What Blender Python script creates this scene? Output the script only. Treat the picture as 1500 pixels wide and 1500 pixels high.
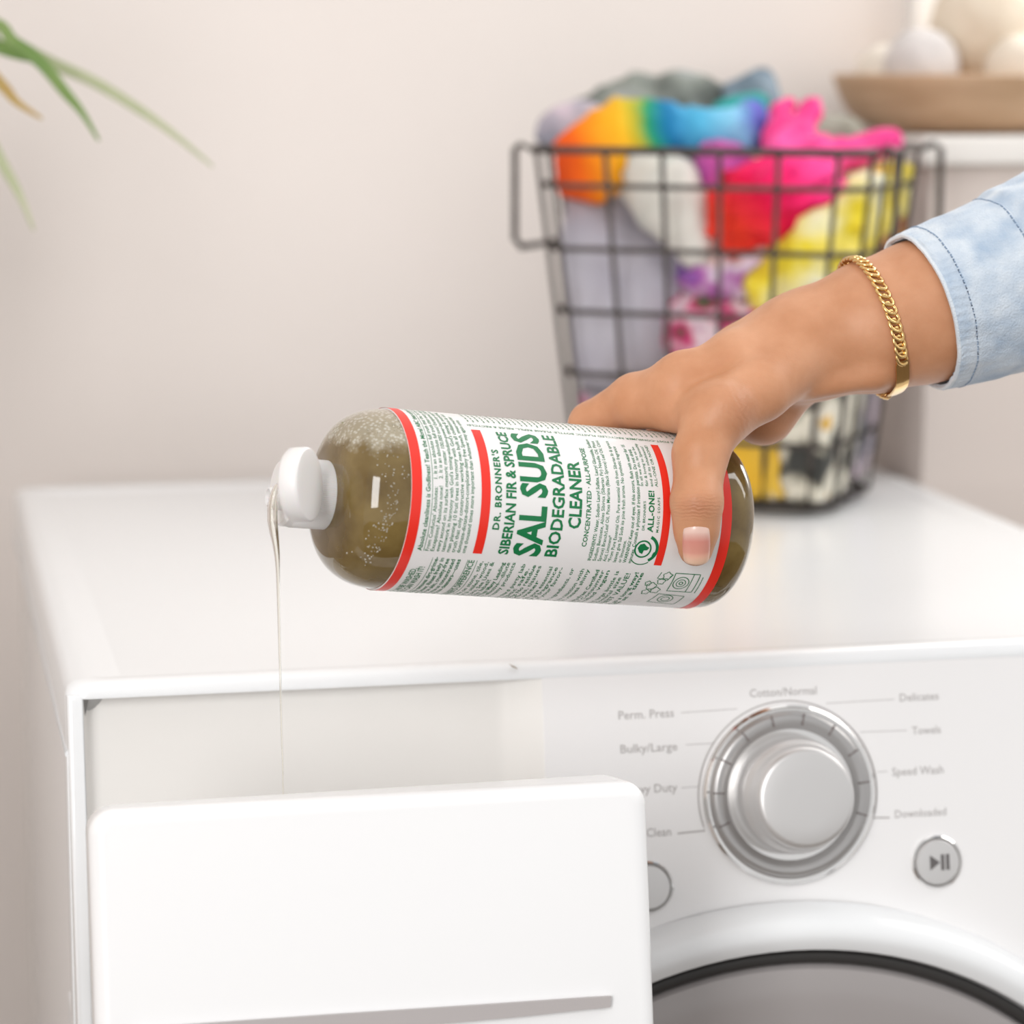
import bpy, bmesh, math, random
import numpy as np
from mathutils import Vector, Matrix, noise

for o in list(bpy.data.objects):
    bpy.data.objects.remove(o)
SC = bpy.context.scene
COL = SC.collection
random.seed(7)

# ------------------------------------------------------------------ camera
F = 4100.0                                   # focal length in pixels of the 1500 px frame
PITCH = math.radians(9.0085)
YAW = math.radians(12.1008)
CAM = np.array([-0.0715, -1.4493, 1.2985])
FWD = np.array([math.sin(YAW) * math.cos(PITCH), math.cos(YAW) * math.cos(PITCH), -math.sin(PITCH)])
RIGHT = np.array([math.cos(YAW), -math.sin(YAW), 0.0])
UP = np.cross(RIGHT, FWD)
cam = bpy.data.cameras.new('camera')
cam.sensor_width = 36.0
cam.lens = F / 1500.0 * 36.0
cam.clip_start = 0.05
cam.clip_end = 50
cam.dof.use_dof = True
cam.dof.focus_distance = 1.392
cam.dof.aperture_fstop = 5.2
camo = bpy.data.objects.new('camera', cam)
COL.objects.link(camo)
camo.matrix_world = Matrix(((RIGHT[0], UP[0], -FWD[0], CAM[0]), (RIGHT[1], UP[1], -FWD[1], CAM[1]),
                            (RIGHT[2], UP[2], -FWD[2], CAM[2]), (0, 0, 0, 1)))
SC.camera = camo

# ------------------------------------------------------------------ world, lights, exposure
world = bpy.data.worlds.new('world')
SC.world = world
world.use_nodes = True
bg = world.node_tree.nodes['Background']
bg.inputs[0].default_value = (1.0, 0.996, 0.994, 1)
bg.inputs[1].default_value = 0.66


def area(name, loc, target, size, power, color):
    l = bpy.data.lights.new(name, 'AREA')
    l.shape = 'RECTANGLE'
    l.size, l.size_y = size
    l.energy = power
    l.color = color
    o = bpy.data.objects.new(name, l)
    COL.objects.link(o)
    o.location = loc
    o.rotation_euler = (Vector(target) - Vector(loc)).to_track_quat('-Z', 'Y').to_euler()
    return o


area('daylight_window_front', (-1.2, -2.5, 1.95), (0.3, 0.0, 1.0), (0.75, 1.9), 41, (1.0, 0.99, 0.98))
area('daylight_window_side', (2.0, 0.1, 2.3), (0.4, 0.3, 1.1), (1.0, 1.2), 16, (1.0, 0.975, 0.94))
area('overhead_fill', (0.3, -0.1, 2.75), (0.3, 0.0, 1.0), (1.3, 1.3), 2.0, (1.0, 0.99, 0.975))  # added fill from above for label sheen and whiter top surfaces
SC.view_settings.view_transform = 'Standard'
SC.view_settings.look = 'None'
SC.view_settings.gamma = 1.0
SC.view_settings.use_curve_mapping = False
SC.view_settings.exposure = 0.24
SC.cycles.use_denoising = True


# ------------------------------------------------------------------ helpers
def V3(p):
    return Vector((float(p[0]), float(p[1]), float(p[2])))


def ray(px, py):
    return RIGHT * (px - 750) / F + UP * (750 - py) / F + FWD


def P(px, py, d):                            # a point of the place, d metres in front of the camera
    return CAM + ray(px, py) * d


def at_y(px, py, y):
    r = ray(px, py)
    return CAM + r * (y - CAM[1]) / r[1]


def link(o):
    COL.objects.link(o)
    return o


def empty(name, loc, label, cat, group=None):
    o = bpy.data.objects.new(name, None)
    o.empty_display_size = 0.02
    o.location = V3(loc)
    link(o)
    return tag(o, label, cat, group)


def tag(o, label, cat, group=None):
    o['label'] = label
    o['category'] = cat
    if group:
        o['group'] = group
    return o


def world_of(q):
    if q is None:
        return Matrix.Identity(4)
    return world_of(q.parent) @ (q.matrix_parent_inverse if q.parent else Matrix.Identity(4)) @ Matrix.Translation(q.location)


def obj(name, bm, mat, parent=None, smooth=True, angle=40):
    if isinstance(bm, bmesh.types.BMesh):
        me = bpy.data.meshes.new(name)
        bm.normal_update()
        bm.to_mesh(me)
        bm.free()
    else:
        me = bm
        me.name = name
    if smooth:
        for p in me.polygons:
            p.use_smooth = True
        if angle:
            try:
                me.set_sharp_from_angle(angle=math.radians(angle))
            except Exception:
                pass
    o = bpy.data.objects.new(name, me)
    if mat is not None:
        me.materials.clear()
        me.materials.append(mat)
    link(o)
    if parent is not None:
        o.parent = parent
        o.matrix_parent_inverse = world_of(parent).inverted()
    return o


def mesh_from(verts, faces, name='m'):
    me = bpy.data.meshes.new(name)
    me.from_pydata([tuple(map(float, v)) for v in verts], [], faces)
    me.update()
    return me


def box(bm, x0, x1, y0, y1, z0, z1, bevel=0.0, seg=3):
    vs = [bm.verts.new((x, y, z)) for x in (x0, x1) for y in (y0, y1) for z in (z0, z1)]
    idx = [(0, 1, 3, 2), (4, 6, 7, 5), (0, 4, 5, 1), (2, 3, 7, 6), (0, 2, 6, 4), (1, 5, 7, 3)]
    fs = [bm.faces.new([vs[i] for i in f]) for f in idx]
    if bevel > 0:
        es = list({e for f in fs for e in f.edges})
        bmesh.ops.bevel(bm, geom=es, offset=bevel, segments=seg, profile=0.6, affect='EDGES')
    return vs


def newbox(*a, **k):
    bm = bmesh.new()
    box(bm, *a, **k)
    return bm


def frame_of(t, ref=None):
    t = Vector(t).normalized()
    r = Vector(ref) if ref is not None else (Vector((0, 0, 1)) if abs(t.z) < 0.9 else Vector((1, 0, 0)))
    u = t.cross(r).normalized()
    return u, u.cross(t).normalized()


def tube(bm, pts, rad, n=8, closed=False, cap=True):
    pts = [V3(p) for p in pts]
    m = len(pts)
    rads = rad if hasattr(rad, '__len__') else [rad] * m
    rings = []
    ref = None
    for i, p in enumerate(pts):
        if closed:
            t = pts[(i + 1) % m] - pts[i - 1]
        else:
            t = pts[min(i + 1, m - 1)] - pts[max(i - 1, 0)]
        t.normalize()
        if ref is None:
            u, v = frame_of(t)
        else:
            u = (ref - t * ref.dot(t)).normalized()
            v = t.cross(u)
        ref = u
        rings.append([bm.verts.new(p + (u * math.cos(2 * math.pi * k / n) + v * math.sin(2 * math.pi * k / n)) * rads[i])
                      for k in range(n)])
    rng = range(m) if closed else range(m - 1)
    for i in rng:
        a, b = rings[i], rings[(i + 1) % m]
        off = 0
        if closed and i == m - 1:
            best = 1e9
            for s in range(n):
                d = (a[0].co - b[s].co).length
                if d < best:
                    best, off = d, s
        for k in range(n):
            bm.faces.new((a[k], a[(k + 1) % n], b[(k + 1 + off) % n], b[(k + off) % n]))
    if cap and not closed:
        bm.faces.new(list(reversed(rings[0])))
        bm.faces.new(rings[-1])
    bmesh.ops.recalc_face_normals(bm, faces=bm.faces[:])
    return bm


def lathe(bm, prof, O, A, U, W, n=64, cap0=True, cap1=True):
    """prof: (along, radius) pairs; O origin, A axis, U/W the two radial directions."""
    O, A, U, W = map(V3, (O, A, U, W))
    rings = []
    for a, r in prof:
        if r < 1e-6:
            rings.append([bm.verts.new(O + A * a)])
        else:
            rings.append([bm.verts.new(O + A * a + (U * math.cos(2 * math.pi * k / n) + W * math.sin(2 * math.pi * k / n)) * r)
                          for k in range(n)])
    for a, b in zip(rings[:-1], rings[1:]):
        for k in range(n):
            k2 = (k + 1) % n
            if len(a) == 1 and len(b) == 1:
                continue
            if len(a) == 1:
                bm.faces.new((a[0], b[k2], b[k]))
            elif len(b) == 1:
                bm.faces.new((a[k], a[k2], b[0]))
            else:
                bm.faces.new((a[k], a[k2], b[k2], b[k]))
    if cap0 and len(rings[0]) > 1:
        bm.faces.new(list(reversed(rings[0])))
    if cap1 and len(rings[-1]) > 1:
        bm.faces.new(rings[-1])
    bmesh.ops.recalc_face_normals(bm, faces=bm.faces[:])
    return bm


# ---------------------------------------------------------------- materials
def mat(name, color, rough=0.5, metal=0.0, spec=0.5, **kw):
    m = bpy.data.materials.new(name)
    m.use_nodes = True
    b = m.node_tree.nodes['Principled BSDF']
    b.inputs['Base Color'].default_value = (*color, 1)
    b.inputs['Roughness'].default_value = rough
    b.inputs['Metallic'].default_value = metal
    b.inputs['Specular IOR Level'].default_value = spec
    for k, v in kw.items():
        b.inputs[k.replace('_', ' ')].default_value = v
    return m


def nodes(m):
    return m.node_tree.nodes, m.node_tree.links, m.node_tree.nodes['Principled BSDF']


def ramp(N, stops, interp='LINEAR'):
    r = N.new('ShaderNodeValToRGB')
    r.color_ramp.interpolation = interp
    el = r.color_ramp.elements
    while len(el) > 1:
        el.remove(el[-1])
    el[0].position, el[0].color = stops[0][0], (*stops[0][1], 1)
    for p, c in stops[1:]:
        e = el.new(p)
        e.color = (*c, 1)
    return r


def noise_tex(N, L, scale, detail=3, rough=0.5, coord='Object', stretch=(1, 1, 1)):
    tc = N.new('ShaderNodeTexCoord')
    mp = N.new('ShaderNodeMapping')
    mp.inputs['Scale'].default_value = stretch
    L.new(tc.outputs[coord], mp.inputs[0])
    t = N.new('ShaderNodeTexNoise')
    t.inputs['Scale'].default_value = scale
    t.inputs['Detail'].default_value = detail
    t.inputs['Roughness'].default_value = rough
    L.new(mp.outputs[0], t.inputs['Vector'])
    return t


def noisy(name, stops, scale, rough=0.6, detail=3, bump=0.0, bump_scale=None, stretch=(1, 1, 1), interp='LINEAR', **kw):
    m = mat(name, (1, 1, 1), rough, **kw)
    N, L, b = nodes(m)
    t = noise_tex(N, L, scale, detail, stretch=stretch)
    r = ramp(N, stops, interp)
    L.new(t.outputs[0], r.inputs[0])
    L.new(r.outputs[0], b.inputs['Base Color'])
    if bump:
        t2 = noise_tex(N, L, bump_scale or scale, 4, stretch=stretch)
        bp = N.new('ShaderNodeBump')
        bp.inputs['Strength'].default_value = bump
        bp.inputs['Distance'].default_value = 0.002
        L.new(t2.outputs[0], bp.inputs['Height'])
        L.new(bp.outputs[0], b.inputs['Normal'])
    return m


M_WALL = noisy('wall_paint', [(0.3, (0.765, 0.705, 0.665)), (0.7, (0.79, 0.73, 0.69))], 3, 0.85, bump=0.05, bump_scale=300)
M_FLOOR = noisy('floor_boards', [(0.3, (0.10, 0.075, 0.055)), (0.7, (0.16, 0.12, 0.09))], 6, 0.5, stretch=(1, 8, 1))
M_WHITE = mat('white_enamel', (0.82, 0.833, 0.845), 0.22)
M_PANEL = mat('white_panel_plastic', (0.85, 0.84, 0.84), 0.32)
M_DRAWER = mat('white_drawer_plastic', (0.85, 0.85, 0.855), 0.22)
M_RECESS = mat('ivory_recess_plastic', (0.84, 0.82, 0.79), 0.35)
M_SIDE = mat('white_side_enamel', (0.80, 0.79, 0.79), 0.18)
M_GREYPRINT = mat('grey_print', (0.46, 0.44, 0.43), 0.6)
M_DARKPRINT = mat('dark_print', (0.12, 0.11, 0.11), 0.5)
M_SILVER = mat('silver_plastic', (0.46, 0.45, 0.445), 0.34, 0.75)
M_TICK = mat('tick_print', (0.20, 0.17, 0.165), 0.5)
M_SILVER2 = mat('satin_silver', (0.66, 0.65, 0.645), 0.38, 0.6)
M_CHROME = mat('chrome', (0.82, 0.81, 0.80), 0.10, 1.0)
M_GASKET = mat('black_rubber', (0.03, 0.028, 0.027), 0.45)
M_DOORGLASS = mat('grey_door_plastic', (0.36, 0.335, 0.33), 0.18)
M_GREYGRIP = mat('grey_grip', (0.42, 0.39, 0.385), 0.4)
M_TRAYDARK = mat('grey_tray', (0.55, 0.54, 0.53), 0.4)

M_LABEL = mat('white_label', (0.78, 0.765, 0.76), 0.30)
M_RED = mat('red_print', (0.80, 0.025, 0.012), 0.34)
M_GREEN = mat('green_print', (0.0, 0.165, 0.05), 0.36)
M_CAP = mat('white_cap_plastic', (0.80, 0.785, 0.78), 0.35, Subsurface_Weight=0.1)
M_CAP.node_tree.nodes['Principled BSDF'].inputs['Subsurface Scale'].default_value = 0.003


def liquid_mat():
    m = mat('olive_soap_in_clear_plastic', (0.42, 0.33, 0.17), 0.08)
    N, L, b = nodes(m)
    b.inputs['IOR'].default_value = 1.42
    b.inputs['Transmission Weight'].default_value = 0.35
    b.inputs['Coat Weight'].default_value = 0.6
    b.inputs['Coat Roughness'].default_value = 0.03
    tc = N.new('ShaderNodeTexCoord')
    n1 = noise_tex(N, L, 55, 4)
    r1 = ramp(N, [(0.33, (0.165, 0.100, 0.022)), (0.67, (0.30, 0.205, 0.065))])
    L.new(n1.outputs[0], r1.inputs[0])
    # froth along the top of the liquid: cells mixed in where the height is above the fill line
    vo = N.new('ShaderNodeTexVoronoi')
    vo.inputs['Scale'].default_value = 520
    L.new(tc.outputs['Object'], vo.inputs['Vector'])
    vr = ramp(N, [(0.15, (0.78, 0.73, 0.62)), (0.55, (0.48, 0.41, 0.28))])
    L.new(vo.outputs['Distance'], vr.inputs[0])
    at = N.new('ShaderNodeAttribute')
    at.attribute_name = 'froth'
    n2 = noise_tex(N, L, 90, 5)
    mu = N.new('ShaderNodeMath')
    mu.operation = 'MULTIPLY_ADD'
    mu.inputs[1].default_value = 0.9
    L.new(n2.outputs[0], mu.inputs[0])
    sub = N.new('ShaderNodeMath')
    sub.operation = 'SUBTRACT'
    L.new(at.outputs['Fac'], sub.inputs[0])
    sub.inputs[1].default_value = 0.45
    L.new(sub.outputs[0], mu.inputs[2])
    fr = ramp(N, [(0.42, (0, 0, 0)), (0.62, (1, 1, 1))])
    L.new(mu.outputs[0], fr.inputs[0])
    mx = N.new('ShaderNodeMix')
    mx.data_type = 'RGBA'
    L.new(fr.outputs[0], mx.inputs['Factor'])
    L.new(r1.outputs[0], mx.inputs['A'])
    L.new(vr.outputs[0], mx.inputs['B'])
    L.new(mx.outputs['Result'], b.inputs['Base Color'])
    return m


M_LIQUID = liquid_mat()
M_STREAM = mat('clear_soap', (0.97, 0.95, 0.88), 0.02, IOR=1.38, Transmission_Weight=1.0)
M_BUBBLE = mat('soap_bubble', (0.80, 0.75, 0.62), 0.05, IOR=1.3, Transmission_Weight=0.6)


def skin_mat():
    m = mat('tanned_skin', (0.62, 0.33, 0.2), 0.46)
    N, L, b = nodes(m)
    b.inputs['Subsurface Weight'].default_value = 0.12
    b.inputs['Subsurface Radius'].default_value = (1.0, 0.35, 0.2)
    b.inputs['Subsurface Scale'].default_value = 0.004
    b.inputs['Specular IOR Level'].default_value = 0.4
    n1 = noise_tex(N, L, 45, 4)
    r1 = ramp(N, [(0.3, (0.52, 0.237, 0.118)), (0.7, (0.63, 0.318, 0.180))])
    L.new(n1.outputs[0], r1.inputs[0])
    at = N.new('ShaderNodeAttribute')
    at.attribute_name = 'knuckle'            # x across, y along the joint, z how much pigment and wrinkle
    sp = N.new('ShaderNodeSeparateXYZ')
    L.new(at.outputs['Vector'], sp.inputs[0])
    mx = N.new('ShaderNodeMix')
    mx.data_type = 'RGBA'
    ml = N.new('ShaderNodeMath')
    ml.operation = 'MULTIPLY'
    ml.inputs[1].default_value = 0.72
    L.new(sp.outputs[2], ml.inputs[0])
    L.new(ml.outputs[0], mx.inputs['Factor'])
    L.new(r1.outputs[0], mx.inputs['A'])
    mx.inputs['B'].default_value = (0.40, 0.155, 0.075, 1)
    L.new(mx.outputs['Result'], b.inputs['Base Color'])
    # wrinkles: waves across the joint bent by noise
    cmb = N.new('ShaderNodeCombineXYZ')
    L.new(sp.outputs[1], cmb.inputs[0])
    L.new(sp.outputs[0], cmb.inputs[1])
    wv = N.new('ShaderNodeTexWave')
    wv.inputs['Scale'].default_value = 0.17
    wv.inputs['Distortion'].default_value = 6.5
    wv.inputs['Detail'].default_value = 3
    wv.inputs['Detail Scale'].default_value = 1.4
    L.new(cmb.outputs[0], wv.inputs['Vector'])
    mm = N.new('ShaderNodeMath')
    mm.operation = 'MULTIPLY'
    L.new(wv.outputs['Fac'], mm.inputs[0])
    L.new(sp.outputs[2], mm.inputs[1])
    bp = N.new('ShaderNodeBump')
    bp.inputs['Strength'].default_value = 0.24
    bp.inputs['Distance'].default_value = 0.0010
    L.new(mm.outputs[0], bp.inputs['Height'])
    n3 = noise_tex(N, L, 900, 3)
    bp2 = N.new('ShaderNodeBump')
    bp2.inputs['Strength'].default_value = 0.18
    bp2.inputs['Distance'].default_value = 0.0006
    L.new(n3.outputs[0], bp2.inputs['Height'])
    L.new(bp.outputs[0], bp2.inputs['Normal'])
    L.new(bp2.outputs[0], b.inputs['Normal'])
    return m


M_SKIN = skin_mat()


def nail_mat():
    m = mat('fingernail', (0.75, 0.42, 0.36), 0.3, Coat_Weight=0.2)
    N, L, b = nodes(m)
    at = N.new('ShaderNodeAttribute')
    at.attribute_name = 'along'              # 0 at the cuticle, 1 at the free edge
    r = ramp(N, [(0.0, (0.72, 0.50, 0.42)), (0.16, (0.74, 0.50, 0.43)), (0.40, (0.66, 0.27, 0.22)), (0.70, (0.68, 0.31, 0.24)), (0.92, (0.76, 0.50, 0.36))])
    L.new(at.outputs['Fac'], r.inputs[0])
    L.new(r.outputs[0], b.inputs['Base Color'])
    return m


M_NAIL = nail_mat()
M_GOLD = mat('gold', (0.78, 0.52, 0.22), 0.14, 1.0)


def denim_mat(name, lo, hi):
    m = noisy(name, [(0.28, lo), (0.72, hi)], 60, 0.85, detail=6, bump=0.5, bump_scale=900)
    N, L, b = nodes(m)
    b.inputs['Sheen Weight'].default_value = 0.2
    return m


M_DENIM = denim_mat('light_denim', (0.37, 0.475, 0.61), (0.69, 0.745, 0.80))
M_DENIM_EDGE = denim_mat('light_denim_edge', (0.60, 0.68, 0.76), (0.76, 0.80, 0.84))
M_DENIM_IN = denim_mat('denim_inside', (0.25, 0.32, 0.42), (0.35, 0.42, 0.52))
M_THREAD = mat('blue_thread', (0.22, 0.30, 0.42), 0.9)
M_WIRE = noisy('dark_bronze_wire', [(0.3, (0.045, 0.037, 0.033)), (0.7, (0.085, 0.072, 0.064))], 90, 0.55, metal=0.4)
M_WOOD = noisy('brown_wood', [(0.3, (0.42, 0.27, 0.155)), (0.7, (0.56, 0.38, 0.24))], 14, 0.55, stretch=(1, 1, 6))
M_SLAB = mat('white_counter', (0.80, 0.775, 0.74), 0.4)
M_CABINET = mat('beige_cabinet', (0.66, 0.585, 0.54), 0.6)
M_LEAF = noisy('green_leaf', [(0.3, (0.10, 0.20, 0.035)), (0.7, (0.22, 0.30, 0.09))], 18, 0.5)
M_LEAF2 = noisy('pale_leaf', [(0.3, (0.33, 0.37, 0.20)), (0.7, (0.48, 0.49, 0.33))], 18, 0.5)
M_LEAF3 = noisy('dry_leaf', [(0.3, (0.36, 0.30, 0.07)), (0.7, (0.55, 0.28, 0.13))], 12, 0.6)
M_POT = mat('white_pot', (0.8, 0.78, 0.75), 0.4)
M_SOIL = mat('soil', (0.05, 0.035, 0.025), 0.9)

# ---------------------------------------------------------------- the room
WALL_Y = 0.82
o = obj('wall_back', newbox(-2.2, 2.6, WALL_Y, WALL_Y + 0.1, 0, 2.6), M_WALL, smooth=False)
o['kind'] = 'structure'
o = obj('floor', newbox(-2.2, 2.6, -3.0, WALL_Y + 0.1, -0.05, 0.0), M_FLOOR, smooth=False)
o['kind'] = 'structure'
o = obj('shade_wall_left', newbox(-0.72, -0.62, -0.7, WALL_Y, 0, 2.6), M_WALL, smooth=False)  # unseen wall piece, added to block light coming from the left
o['kind'] = 'structure'
# window in the back wall, right of the basket
wx0, wx1, wz0, wz1 = 0.775, 1.75, 1.275, 2.15
M_DAY = bpy.data.materials.new('daylight_pane')
M_DAY.use_nodes = True
_n = M_DAY.node_tree
_n.nodes.clear()
_e = _n.nodes.new('ShaderNodeEmission')
_e.inputs[0].default_value = (1, 0.98, 0.95, 1)
_e.inputs[1].default_value = 5.0
_o = _n.nodes.new('ShaderNodeOutputMaterial')
_n.links.new(_e.outputs[0], _o.inputs[0])
win = empty('window_1', ((wx0 + wx1) / 2, WALL_Y, wz0), 'bright white-framed window at the right end of the back wall', 'window')
del win['category']
win['kind'] = 'structure'
obj('pane', newbox(wx0, wx1, WALL_Y - 0.012, WALL_Y - 0.006, wz0, wz1), M_DAY, win, smooth=False)
bm = bmesh.new()
for a in ((wx0 - 0.022, wx0 + 0.02, wz0 - 0.02, wz1 + 0.02), (wx1 - 0.02, wx1 + 0.022, wz0 - 0.02, wz1 + 0.02),
          (wx0 + 0.02, wx1 - 0.02, wz0 - 0.02, wz0 + 0.012), (wx0 + 0.02, wx1 - 0.02, wz1 - 0.012, wz1 + 0.02)):
    box(bm, a[0], a[1], WALL_Y - 0.025, WALL_Y - 0.001, a[2], a[3], 0.003, 2)
obj('window_frame', bm, mat('white_window_paint', (0.86, 0.85, 0.83), 0.4), win)

# ---------------------------------------------------------------- washing machine
ZT = 0.98
W, D = 0.69, 0.717
TILT = math.radians(10)
PO = Vector((0, -0.004, 0.972))
PD = Vector((0, -math.sin(TILT), -math.cos(TILT)))      # down the panel
PN = Vector((0, -math.cos(TILT), math.sin(TILT)))       # out of the panel


def pan(x, v, h=0.0):                                   # millimetres across and down the control panel, h metres out
    return PO + Vector((x / 1000, 0, 0)) + PD * (v / 1000) + PN * h


washer = empty('washing_machine', (W / 2, D / 2, 0), 'white front-loading washing machine with its detergent drawer pulled open', 'washing machine')
# body with a notch for the control panel in front
bm = newbox(0.004, W - 0.004, 0.036, D - 0.002, 0.02, 0.945, 0.006, 3)
obj('body', bm, M_SIDE, washer)
bm = newbox(0.0, 0.0105, -0.03, 0.06, 0.02, 0.795, 0.004, 3)
obj('front_edge', bm, M_WHITE, washer)
for sx in (0.05, W - 0.05):
    for sy in (0.08, D - 0.06):
        bm = bmesh.new()
        lathe(bm, [(0, 0.024), (0.012, 0.024), (0.014, 0.012), (0.026, 0.012)], (sx, sy, 0), (0, 0, 1), (1, 0, 0), (0, 1, 0), 20)
        obj('foot', bm, M_GASKET, washer)
# top cover: a lid with a soft raised rim and a skirt
bm = bmesh.new()
prof = [(0.0, -0.036), (0.0, -0.006), (0.0015, -0.002), (0.005, 0.0), (0.016, 0.0), (0.024, -0.0018), (0.03, -0.0024)]


def rrect(x0, x1, y0, y1, r, seg=8):
    pts = []
    for cx, cy, a0 in ((x1 - r, y1 - r, 0), (x0 + r, y1 - r, 90), (x0 + r, y0 + r, 180), (x1 - r, y0 + r, 270)):
        for k in range(seg + 1):
            a = math.radians(a0 + 90 * k / seg)
            pts.append((cx + r * math.cos(a), cy + r * math.sin(a)))
    return pts


rings = []
for ins, dz in prof:
    r = max(0.012 - ins * 0.3, 0.004)
    rings.append([bm.verts.new((x, y, ZT + (-0.0075 if (dz < -0.03 and y < 0.012 and x > 0.006) else dz))) for x, y in rrect(ins, W - ins, -0.004 + ins, D - ins, r)])
for a, b in zip(rings[:-1], rings[1:]):
    for k in range(len(a)):
        k2 = (k + 1) % len(a)
        bm.faces.new((a[k], a[k2], b[k2], b[k]))
bm.faces.new(rings[-1])
bm.faces.new(list(reversed(rings[0])))
bmesh.ops.recalc_face_normals(bm, faces=bm.faces[:])
obj('top_cover', bm, M_WHITE, washer, angle=60)
# trim bead under the skirt of the cover on the visible side
bm = bmesh.new()
tube(bm, [(0.001, -0.004, 0.9435), (0.001, D, 0.9435)], 0.0022, 8)
obj('side_trim', bm, M_WHITE, washer)
bm = newbox(-0.0005, 0.004, -0.006, 0.012, 0.795, 0.944, 0.002, 2)
obj('front_edge', bm, M_WHITE, washer)


def prism(bm, poly, h0, h1, bevel=0.0):
    """polygon in panel millimetres extruded from h0 to h1 metres out of the panel"""
    lo = [bm.verts.new(pan(x, v, h0)) for x, v in poly]
    hi = [bm.verts.new(pan(x, v, h1)) for x, v in poly]
    n = len(poly)
    top = bm.faces.new(hi)
    bm.faces.new(list(reversed(lo)))
    for k in range(n):
        bm.faces.new((lo[k], lo[(k + 1) % n], hi[(k + 1) % n], hi[k]))
    if bevel:
        bmesh.ops.bevel(bm, geom=list(top.edges), offset=bevel, segments=3, profile=0.6, affect='EDGES')
    bmesh.ops.recalc_face_normals(bm, faces=bm.faces[:])


# control panel right of the drawer, rising a little from under the cover
bm = bmesh.new()
prism(bm, [(254, -1), (W * 1000 - 1, -1), (W * 1000 - 1, 172), (254, 172)], -0.03, 0.0, 0.0015)
obj('control_panel', bm, M_PANEL, washer)
# lower front around the door
bm = bmesh.new()
y_low = pan(0, 172).y
box(bm, 0.002, W - 0.002, y_low + 0.004, 0.06, 0.03, pan(0, 172).z + 0.004, 0.004, 2)
obj('front_panel', bm, M_PANEL, washer)
# the drawer recess: back wall, slanted right wall, left lip
bm = bmesh.new()
X0, X1, XB = 9.0, 254.0, 234.0
HB = -0.010
vb = [pan(X0 + 4, -4, HB), pan(XB, -4, HB), pan(XB, 172, HB), pan(X0 + 4, 172, HB)]
vf = [pan(X0, -4, 0.0), pan(X1 + 1, -4, 0.0), pan(X1 + 1, 172, 0.0), pan(X0, 172, 0.0)]
B = [bm.verts.new(p) for p in vb]
Fv = [bm.verts.new(p) for p in vf]
bm.faces.new(B)
for k in (0, 1, 2, 3):
    bm.faces.new((B[k], Fv[k], Fv[(k + 1) % 4], B[(k + 1) % 4]))
for f in bm.faces:
    f.normal_flip()
bmesh.ops.bevel(bm, geom=[e for e in bm.edges if len(e.link_faces) == 2], offset=0.005, segments=4, affect='EDGES', profile=0.5)
obj('drawer_recess', bm, M_RECESS, washer)
bm = bmesh.new()
prism(bm, [(0.5, -3), (9.5, -3), (9.5, 172), (0.5, 172)], -0.03, 0.0005, 0.003)
obj('front_edge', bm, M_WHITE, washer)
# small chip of bare plastic where cover, recess and panel meet
bm = bmesh.new()
prism(bm, [(237, -9.0), (240, -7.4), (241.5, -6.2), (239, -7.2)], 0.0, 0.002)
obj('seam_chip', bm, mat('brown_gap', (0.30, 0.22, 0.12), 0.7), washer)


# flat print on the panel
def text_geo(body, bold=0.0, spacing=1.0):
    cu = bpy.data.curves.new('t', 'FONT')
    cu.body = body
    cu.size = 1.0
    cu.offset = bold
    cu.space_character = spacing
    cu.resolution_u = 2
    cu.fill_mode = 'FRONT'
    to = bpy.data.objects.new('t', cu)
    link(to)
    dg = bpy.context.evaluated_depsgraph_get()
    me = bpy.data.meshes.new_from_object(to.evaluated_get(dg))
    vs = np.array([v.co[:2] for v in me.vertices]) if len(me.vertices) else np.zeros((0, 2))
    fs = [tuple(p.vertices) for p in me.polygons]
    bpy.data.objects.remove(to)
    bpy.data.curves.remove(cu)
    bpy.data.meshes.remove(me)
    return vs, fs


_h = text_geo('H')[0]
CAPH = _h[:, 1].max() - _h[:, 1].min()


def text_fit(body, width, cap, bold=0.0, spacing=1.0):
    """2D text scaled to a width and a cap height, origin at the start of the baseline"""
    vs, fs = text_geo(body, bold, spacing)
    vs = vs.copy()
    x0, x1 = vs[:, 0].min(), vs[:, 0].max()
    vs[:, 0] = (vs[:, 0] - x0) * (width / (x1 - x0))
    vs[:, 1] *= cap / CAPH
    return vs, fs


def panel_text(body, x0, x1, v, cap, m=M_GREYPRINT, bold=0.006):
    vs, fs = text_fit(body, x1 - x0, cap, bold)
    me = mesh_from([pan(x0 + p[0], v - p[1], 0.0002) for p in vs], fs)
    return obj('printed_text', me, m, washer, smooth=False)


panel_text('Cotton/Normal', 371.4, 409.9, 15.2, 4.3)
panel_text('Perm. Press', 296.8, 327.9, 23.8, 4.5)
panel_text('Bulky/Large', 297.2, 329.2, 42.2, 4.5)
panel_text('Heavy Duty', 297.0, 328.3, 64.5, 4.5)
panel_text('Tub Clean', 298.0, 323.9, 88.4, 4.5)
panel_text('Delicates', 458.1, 480.9, 21.5, 4.2)
panel_text('Towels', 464.5, 481.4, 40.2, 4.2)
panel_text('Speed Wash', 452.0, 482.1, 62.6, 4.4)
panel_text('Downloaded', 452.7, 482.7, 86.0, 4.2)


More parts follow.
